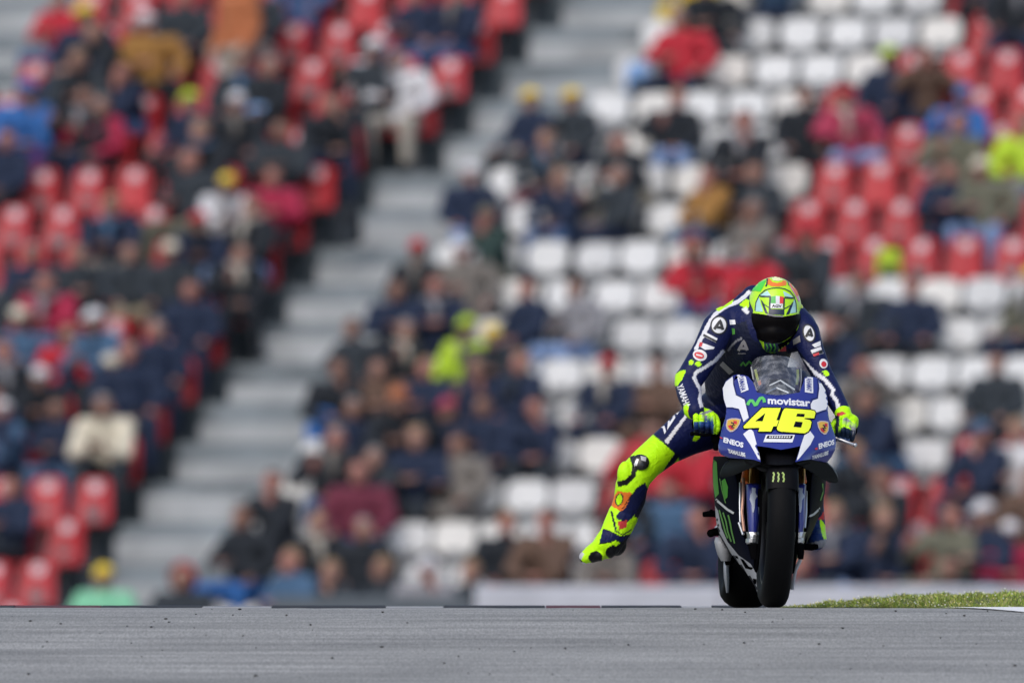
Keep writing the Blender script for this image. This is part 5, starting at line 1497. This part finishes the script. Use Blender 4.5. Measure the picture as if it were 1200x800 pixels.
ring(Z2(460, 330), 9.0, 10.2, 1.6, .2); ring(Z5(80, 180), 6.4, 10.2, 1.5, -.3)
def alpha(c, r, rot, sk=1.0):
    ca, sa = math.cos(rot), math.sin(rot)
    T = lambda x, y: (c[0] + (x * ca - y * sa) * r * sk, c[1] + (x * sa + y * ca) * r)
    ribbon(d, [T(-.55, .62), T(.05, -.60), T(.55, .50)], r * .36); ribbon(d, [T(-.35, .28), T(.45, .28)], r * .34)
alpha(Z2(462, 330), 9.0, .15); alpha(Z5(82, 180), 8.0, .1, .8)
d.poly(zp(Z2, (322, 412), (440, 474), (432, 490), (314, 430)))
d.poly(zp(Z5, (98, 284), (146, 266), (152, 284), (106, 298)))
d.obj('leather_print', mat('print_black', (0.012, 0.012, 0.014), .5), rider)
d = Drape(rb, 0.0036)
d.poly(ellipse(*Z2(276, 612), 5.6, 3.8, .25)); d.poly(ellipse(*Z5(156, 342), 2.8, 3.4, -.3)); d.poly(zp(Z2, (285, 490), (312, 492), (300, 530), (272, 530))); d.poly(zp(Z5, (100, 290), (130, 280), (132, 292), (106, 302)))
d.obj('leather_print', m_redp, rider)
d = Drape(rb, 0.0042)
ribbon(d, zp(Z2, (250, 606), (305, 620)), 1.2)
d.obj('leather_print', m_wht, rider)
d = Drape(rb, 0.002)
ribbon(d, [(868, 428), (871, 424), (874, 428), (878, 423), (881, 426)], 2.2)
d.poly(zp(Z2, (575, 355), (610, 360), (612, 410), (585, 415)))
d.obj('leather_print', m_grn, rider)
d = Drape(rb, 0.002)
alpha(Z2(688, 520), 9.5, .05)
text_on(d, 'alpinestars', Z2(640, 600), (9, 0), (0, -2.4), .03)
d.poly(zp(Z2, (470, 700), (500, 665), (600, 760), (560, 790)))
d.poly([(929, 398), (937.5, 393), (938.5, 400.5), (930, 404)]); d.obj('leather_print', mat('print_grey', (0.26, 0.25, 0.25), .5), rider)
d = Drape(rb, 0.002)
d.poly([(913, 407), (921, 405.5), (921, 411), (911, 411.5)])
d.obj('leather_print', m_redp, rider)
# knee slider
c = P(*Z8(322, 286), 0.0)
h = hit(rb, *Z8(322, 286))
n = h[1] if h[1].y < 0 else -h[1]
rot = n.to_track_quat('Z', 'Y').to_matrix()
m = MB(); m.ell(h[0], (.036, .036, .020), rot, 22, 12)
ks = m.obj('knee_slider', mat('slider_black', (.014, .014, .016), .22), rider)
kb = bvh_of([ks]); d = Drape(kb, .001)
d.poly(zp(Z8, (322, 256), (350, 262), (346, 282), (326, 276))); d.poly(zp(Z8, (292, 296), (304, 268), (314, 272), (306, 300), (296, 312)))
d.obj('slider_highlight', mat('slider_silver', (.6, .6, .6), .25, .3), ks)  # silver patches paint highlights onto the black slider

# helmet
m = MB()
HC = P(907.5, 362, .53)
m.ell(HC, (.108, .135, .126), Matrix.Rotation(math.radians(18), 3, 'X'), 32, 20)
m.ell(P(908, 376, .49), (.104, .115, .10), None, 28, 16)
m.ell(P(907, 391, .465), (.075, .095, .062), None, 24, 14)
m.ell(P(905, 402, .455), (.045, .080, .040), None, 20, 12)
hm = remesh(m, 0.005, 5, 'helmet')
helmet = link_mesh('helmet', hm, [m_shell], rider)
dye(helmet, (0.50, 0.88, 0.02), [])
hb_ = bvh_of([helmet])
ZH = lambda x, y: (860 + x / 7.62, 315 + y / 7.62)
def hp(name, m_, polys, off, step=2.0, smooth=False):
    d = Drape(hb_, off)
    for pl in polys: d.poly(smooth_poly(pl, 4) if smooth else pl, 0, step)
    return d.obj(name, m_, helmet)
hp('helmet_print', m_org, [zp(ZH, (305, 95), (318, 86), (345, 120), (385, 128), (430, 118), (450, 88), (470, 95), (466, 148), (400, 160), (340, 158), (302, 140))], .0015)
hp('helmet_print', mat('print_cream', (.85, .85, .45), .4), [zp(ZH, (330, 72), (440, 76), (436, 100), (400, 112), (352, 106))], .0018)
hp('helmet_print', mat('helmet_green', (.08, .62, .05), .35), [zp(ZH, (205, 130), (262, 110), (292, 98), (270, 150), (240, 205), (190, 196), (160, 200))], .0015)
hp('helmet_print', mat('helmet_pink', (.75, .35, .42), .35), [zp(ZH, (480, 120), (520, 150), (560, 210), (590, 290), (575, 292), (548, 240), (510, 180))], .0015)
hp('helmet_print', m_org, [zp(ZH, (484, 112), (516, 126), (548, 168), (578, 240), (560, 246), (528, 186), (500, 150)), zp(ZH, (300, 84), (318, 70), (322, 84), (308, 98)), zp(ZH, (452, 80), (472, 78), (484, 98), (466, 96))], .0019)
hp('helmet_print', mat('helmet_sky', (.40, .68, .66), .35), [zp(ZH, (198, 380), (198, 300), (222, 245), (236, 290), (262, 384)), zp(ZH, (550, 390), (556, 320), (540, 270), (520, 310), (500, 400)), zp(ZH, (240, 232), (300, 196), (330, 240), (250, 244)), zp(ZH, (440, 200), (510, 236), (528, 258), (450, 244))], .0015)
d = Drape(hb_, .0022)
ribbon(d, zp(ZH, (192, 372), (200, 300), (230, 236), (280, 192), (340, 174), (400, 172), (450, 180), (500, 204), (536, 250), (552, 310), (556, 390)), 1.0)
ribbon(d, zp(ZH, (236, 246), (330, 250)), 1.7); ribbon(d, zp(ZH, (450, 258), (532, 262)), 1.7)
d.poly(zp(ZH, (240, 270), (262, 296), (300, 385), (306, 400), (282, 398), (258, 330))); d.poly(zp(ZH, (530, 290), (512, 310), (470, 395), (464, 412), (492, 404), (520, 330)))
ribbon(d, zp(ZH, (262, 310), (318, 350)), 1.0); ribbon(d, zp(ZH, (516, 320), (452, 356)), 1.0)
d.poly(zp(ZH, (318, 250), (334, 248), (330, 360), (440, 364), (440, 258), (454, 262), (448, 412), (310, 408)))
ribbon(d, zp(ZH, (300, 90), (296, 140), (286, 160)), 1.6); ribbon(d, zp(ZH, (474, 96), (490, 150)), 1.0)
d.obj('helmet_print', mat('helmet_navy', (.008, .02, .05), .35), helmet)
hp('helmet_print', m_lgrn, [zp(ZH, (336, 248), (374, 244), (374, 308), (330, 308))], .0026)
hp('helmet_print', m_wht, [zp(ZH, (374, 244), (408, 246), (408, 310), (374, 308)), zp(ZH, (330, 308), (436, 312), (434, 356), (328, 352))], .0026)
hp('helmet_print', mat('flag_red', (.75, .05, .05), .4), [zp(ZH, (408, 246), (442, 252), (438, 312), (408, 310))], .0026)
d = Drape(hb_, .0032); text_on(d, 'AGV', ZH(340, 346), (86 / 7.62, 4 / 7.62), (0, -26 / 7.62), .04, maxlen=1.5); d.obj('lettering', m_mblk, helmet)
hp('helmet_print', mat('helmet_navy', (.008, .02, .05), .35), [zp(ZH, (270, 640), (310, 656), (400, 664), (436, 650), (416, 690), (370, 770), (280, 760))], .0015)
d = Drape(hb_, .0026)
for px_ in (300, 332, 364): ribbon(d, zp(ZH, (px_ - 8, 668), (px_ + 6, 700), (px_ - 6, 724), (px_ + 2, 758)), 1.5, 0, False, 1.0)
d.obj('claw_print', m_grn, helmet)
hp('helmet_print', m_mblk, [zp(ZH, (160, 566), (196, 590), (186, 612), (170, 604)), zp(ZH, (196, 640), (230, 660), (238, 690)), [(919, 399.5), (926, 395), (934, 386), (932, 394), (924, 404), (914, 410), (911, 403.5)]], .0024)
# visor, proud of the shell
V_ = [(876.2, 366.6), (882, 367), (890, 367.8), (898.5, 369.2), (908, 370.8), (918, 371), (928, 369.4), (937.6, 367.2), (937, 374), (935.4, 379.5), (931.5, 388.5), (926, 393.8), (920, 397.9), (912.5, 401.6), (905, 402.2), (899, 401.2), (890, 397.7), (882.5, 389.5), (877.4, 380.8), (876, 373)]
vis_m = bpy.data.materials.new('dark_visor'); vis_m.use_nodes = True
vb = vis_m.node_tree.nodes['Principled BSDF']; vb.inputs['Base Color'].default_value = (.003, .0025, .003, 1); vb.inputs['Roughness'].default_value = .3; vb.inputs['Specular IOR Level'].default_value = .05
d = Drape(hb_, .004); d.poly(V_, 0, 2.5)
vo = d.obj('visor', vis_m, helmet)
vo.data.update()
d = Drape(hb_, .006); ribbon(d, zp(ZH, (300, 410), (370, 424), (436, 426)), 1.5); d.obj('visor_tab', mat('tab_grey', (.2, .2, .2), .4), helmet)
for sx, px_ in ((-1, 877.5), (1, 938.5)):
    m = MB(); m.ell(P(px_, 366, .53), (.012, .032, .034), None, 14, 8); m.obj('visor_pivot', mat('pivot_lime', (.5, .62, .08), .35), helmet)
m = MB(); m.prism([P(x, y, .63) for x, y in ((868, 357), (874, 346), (884, 334), (886, 345), (880, 358))], [P(x, y, .73) for x, y in ((866, 358), (872, 347), (882, 337), (884, 347), (878, 359))]); m.obj('spoiler', mat('spoiler_white', (.7, .75, .65), .35), helmet, True, 30)

# gloves gripping the bars
def glove(wrist, palm, knuckles, thumb, layers, base):
    m = MB()
    m.chain([(P(*w[:3]), w[3]) for w in wrist], 14)
    for q in palm: m.ell(P(*q[:3]), q[3], None, 18, 12)
    me = remesh(m, .004, 3, 'glove')
    f = MB()
    for k in knuckles: f.chain([(P(*q[:3]), q[3]) for q in k], 12, 0, 12, 8)
    f.chain([(P(*q[:3]), q[3]) for q in thumb], 12, 0, 12, 8)
    for k in knuckles: f.ell(P(*k[0][:3]) + Vector((0, -.006, 0)), (.0105, .010, .010), None, 10, 8)   # knuckle armour
    bm = bmesh.new(); bm.from_mesh(me); t = f.mesh('fingers'); bm.from_mesh(t)
    bm.to_mesh(me); bm.free()
    me.polygons.foreach_set('use_smooth', [True] * len(me.polygons))
    g = link_mesh('glove', me, [m_leather], rider)
    dye(g, base, layers)
    return g
kn = []
for i, x in enumerate((815.5, 822, 828.5, 835)):
    y = 484.5 + i * .9
    kn.append([(x, y, .222, .0125), (x + .3, y + 9, .196, .0115), (x + .6, y + 17.5, .205, .0105), (x + .6, y + 21, .235, .0095)])
glove([(811, 474, .29, .036), (811.5, 480.5, .25, .036)],
      [(816.5, 482, .255, (.038, .040, .029)), (823.5, 486.5, .262, (.050, .034, .029)), (831, 489, .266, (.034, .030, .026))], kn,
      [(838, 489, .25, .014), (840.5, 495, .222, .0125), (840.8, 502, .215, .0115), (839.5, 506, .22, .010)], [
      ([(806, 494.5), (822, 493.5), (836.3, 492), (836.6, 515), (806, 515)], BLUE, False),
      ([(806, 503), (834, 503), (836.6, 515), (806, 515)], DKN, False),
      (zp(Z3, (165, 410), (182, 378), (232, 372), (228, 410), (200, 438), (180, 436)), ORANGE, True),
      (zp(Z3, (240, 455), (300, 425), (390, 395), (405, 412), (330, 445), (262, 475)), GREYC, True),
      (stroke_poly(zp(Z3, (245, 520), (262, 530), (280, 512), (290, 545)), 1.6), (.06, .22, .35), True)], LIME)
kn = []
for i, x in enumerate((983.5, 989, 994.5, 1000)):
    y = 491 + i * 1.6
    kn.append([(x, y, .222, .0125), (x - .6, y + 8, .196, .0115), (x - 1.2, y + 15.5, .205, .0105), (x - 1.6, y + 19, .235, .0095)])
glove([(987, 479, .30, .031), (988, 485, .26, .034)],
      [(989, 488, .26, (.035, .038, .028)), (994, 492.5, .262, (.042, .034, .028)), (998.5, 496, .264, (.026, .030, .026))], kn,
      [(980, 493, .25, .014), (976.5, 498, .222, .0125), (974.5, 502, .215, .0125), (976.5, 505.5, .22, .0105)], [
      ([(979.5, 501), (990, 500.5), (998, 503), (1006, 506), (1010, 522), (978, 522)], (.008, .02, .05), False),
      ([(980.5, 484), (987, 482), (992, 484.5), (985, 487), (980.5, 488.5)], REDC, True),
      (zp(Z5, (255, 625), (275, 615), (325, 665), (330, 685), (310, 690)), GREYC, True),
      ([(978, 487), (984, 487.5), (983, 500), (979.5, 501)], DKN, True)], LIME)

# boots
def boot(chain_, sole, layers, base):
    m = MB(); m.chain(C_(*chain_), 14)
    for q in sole: m.ell(P(*q[:3]), q[3], q[4] if len(q) > 4 else None, 18, 12)
    me = remesh(m, .0045, 4, 'boot')
    o = link_mesh('boot', me, [m_leather], rider)
    dye(o, base, layers)
    return o
bt = boot([(730.5, 603, .65, .062), (724, 617, .65, .060), (718, 629, .64, .056), (712, 637, .62, .056), (704, 643, .58, .044), (694, 648.5, .53, .036), (686, 652.5, .50, .026)],
     [(722, 637, .67, (.042, .06, .048)), (712, 645, .60, (.036, .05, .032)), (700, 650.5, .54, (.036, .045, .024))], [
     (zp(Z8, (190, 480), (236, 500), (206, 548), (262, 562), (300, 526), (320, 540), (290, 600), (100, 560)), LIME, False),
     (zp(Z8, (206, 540), (236, 500), (275, 450), (330, 470), (300, 530), (262, 566), (212, 552)), NAVY, True),
     (zp(Z8, (216, 562), (262, 556), (256, 590), (222, 602)), REDC, True),
     (stroke_poly(zp(Z8, (186, 515), (196, 560), (206, 600)), 2.4), DKN, True),
     (stroke_poly(zp(Z8, (200, 604), (240, 626), (280, 600)), 1.6), DKN, True),
     (zp(Z8, (146, 598), (176, 606), (230, 634), (282, 622), (250, 668), (205, 650), (180, 660), (128, 668)), NAVY, True),
     (stroke_poly(zp(Z8, (146, 598), (176, 606), (230, 634), (282, 622)), 1.2), BLACK, True), (stroke_poly(zp(Z8, (128, 668), (180, 660), (205, 650), (250, 668)), 1.2), BLACK, True),
     (smooth_poly(ellipse(*Z8(112, 732), 8.2, 7.6, .2, 10), 2), BLACK, True),
     (smooth_poly(ellipse(*Z8(192, 706), 8.6, 7.6, -.5, 10), 2), BLACK, True),
     (zp(Z8, (205, 680), (260, 640), (262, 720), (180, 750)), BLACK, True),
     (zp(Z8, (30, 728), (60, 760), (150, 758), (60, 785), (20, 760)), BLACK, False),
     (zp(Z8, (28, 732), (46, 700), (58, 716), (44, 742)), (.5, .5, .52), True)], LIME)
bo = bvh_of([bt])
d = Drape(bo, .004); ribbon(d, zp(Z8, (40, 748), (75, 762), (130, 760)), 1.6); d.obj('sole_edge', mat('slider_silver', (.6, .6, .6), .25, .3), bt)
boot([(950, 592, .93, .052), (952, 606, .95, .050), (954, 620, .95, .046), (957, 630, .91, .040), (957, 634, .84, .036)],
     [(955, 628, .97, (.044, .06, .045))], [
     (smooth_poly([(961, 608), (965, 612), (969, 620), (970, 628), (967, 633), (964, 628), (961.5, 618)], 3), LIME, True),
     ([(958, 599), (966, 599), (966, 608), (960, 609)], REDC, True),
     ([(948, 636), (958, 634), (968, 631), (972, 640), (948, 644)], GREYC, True)], (.010, .03, .12))
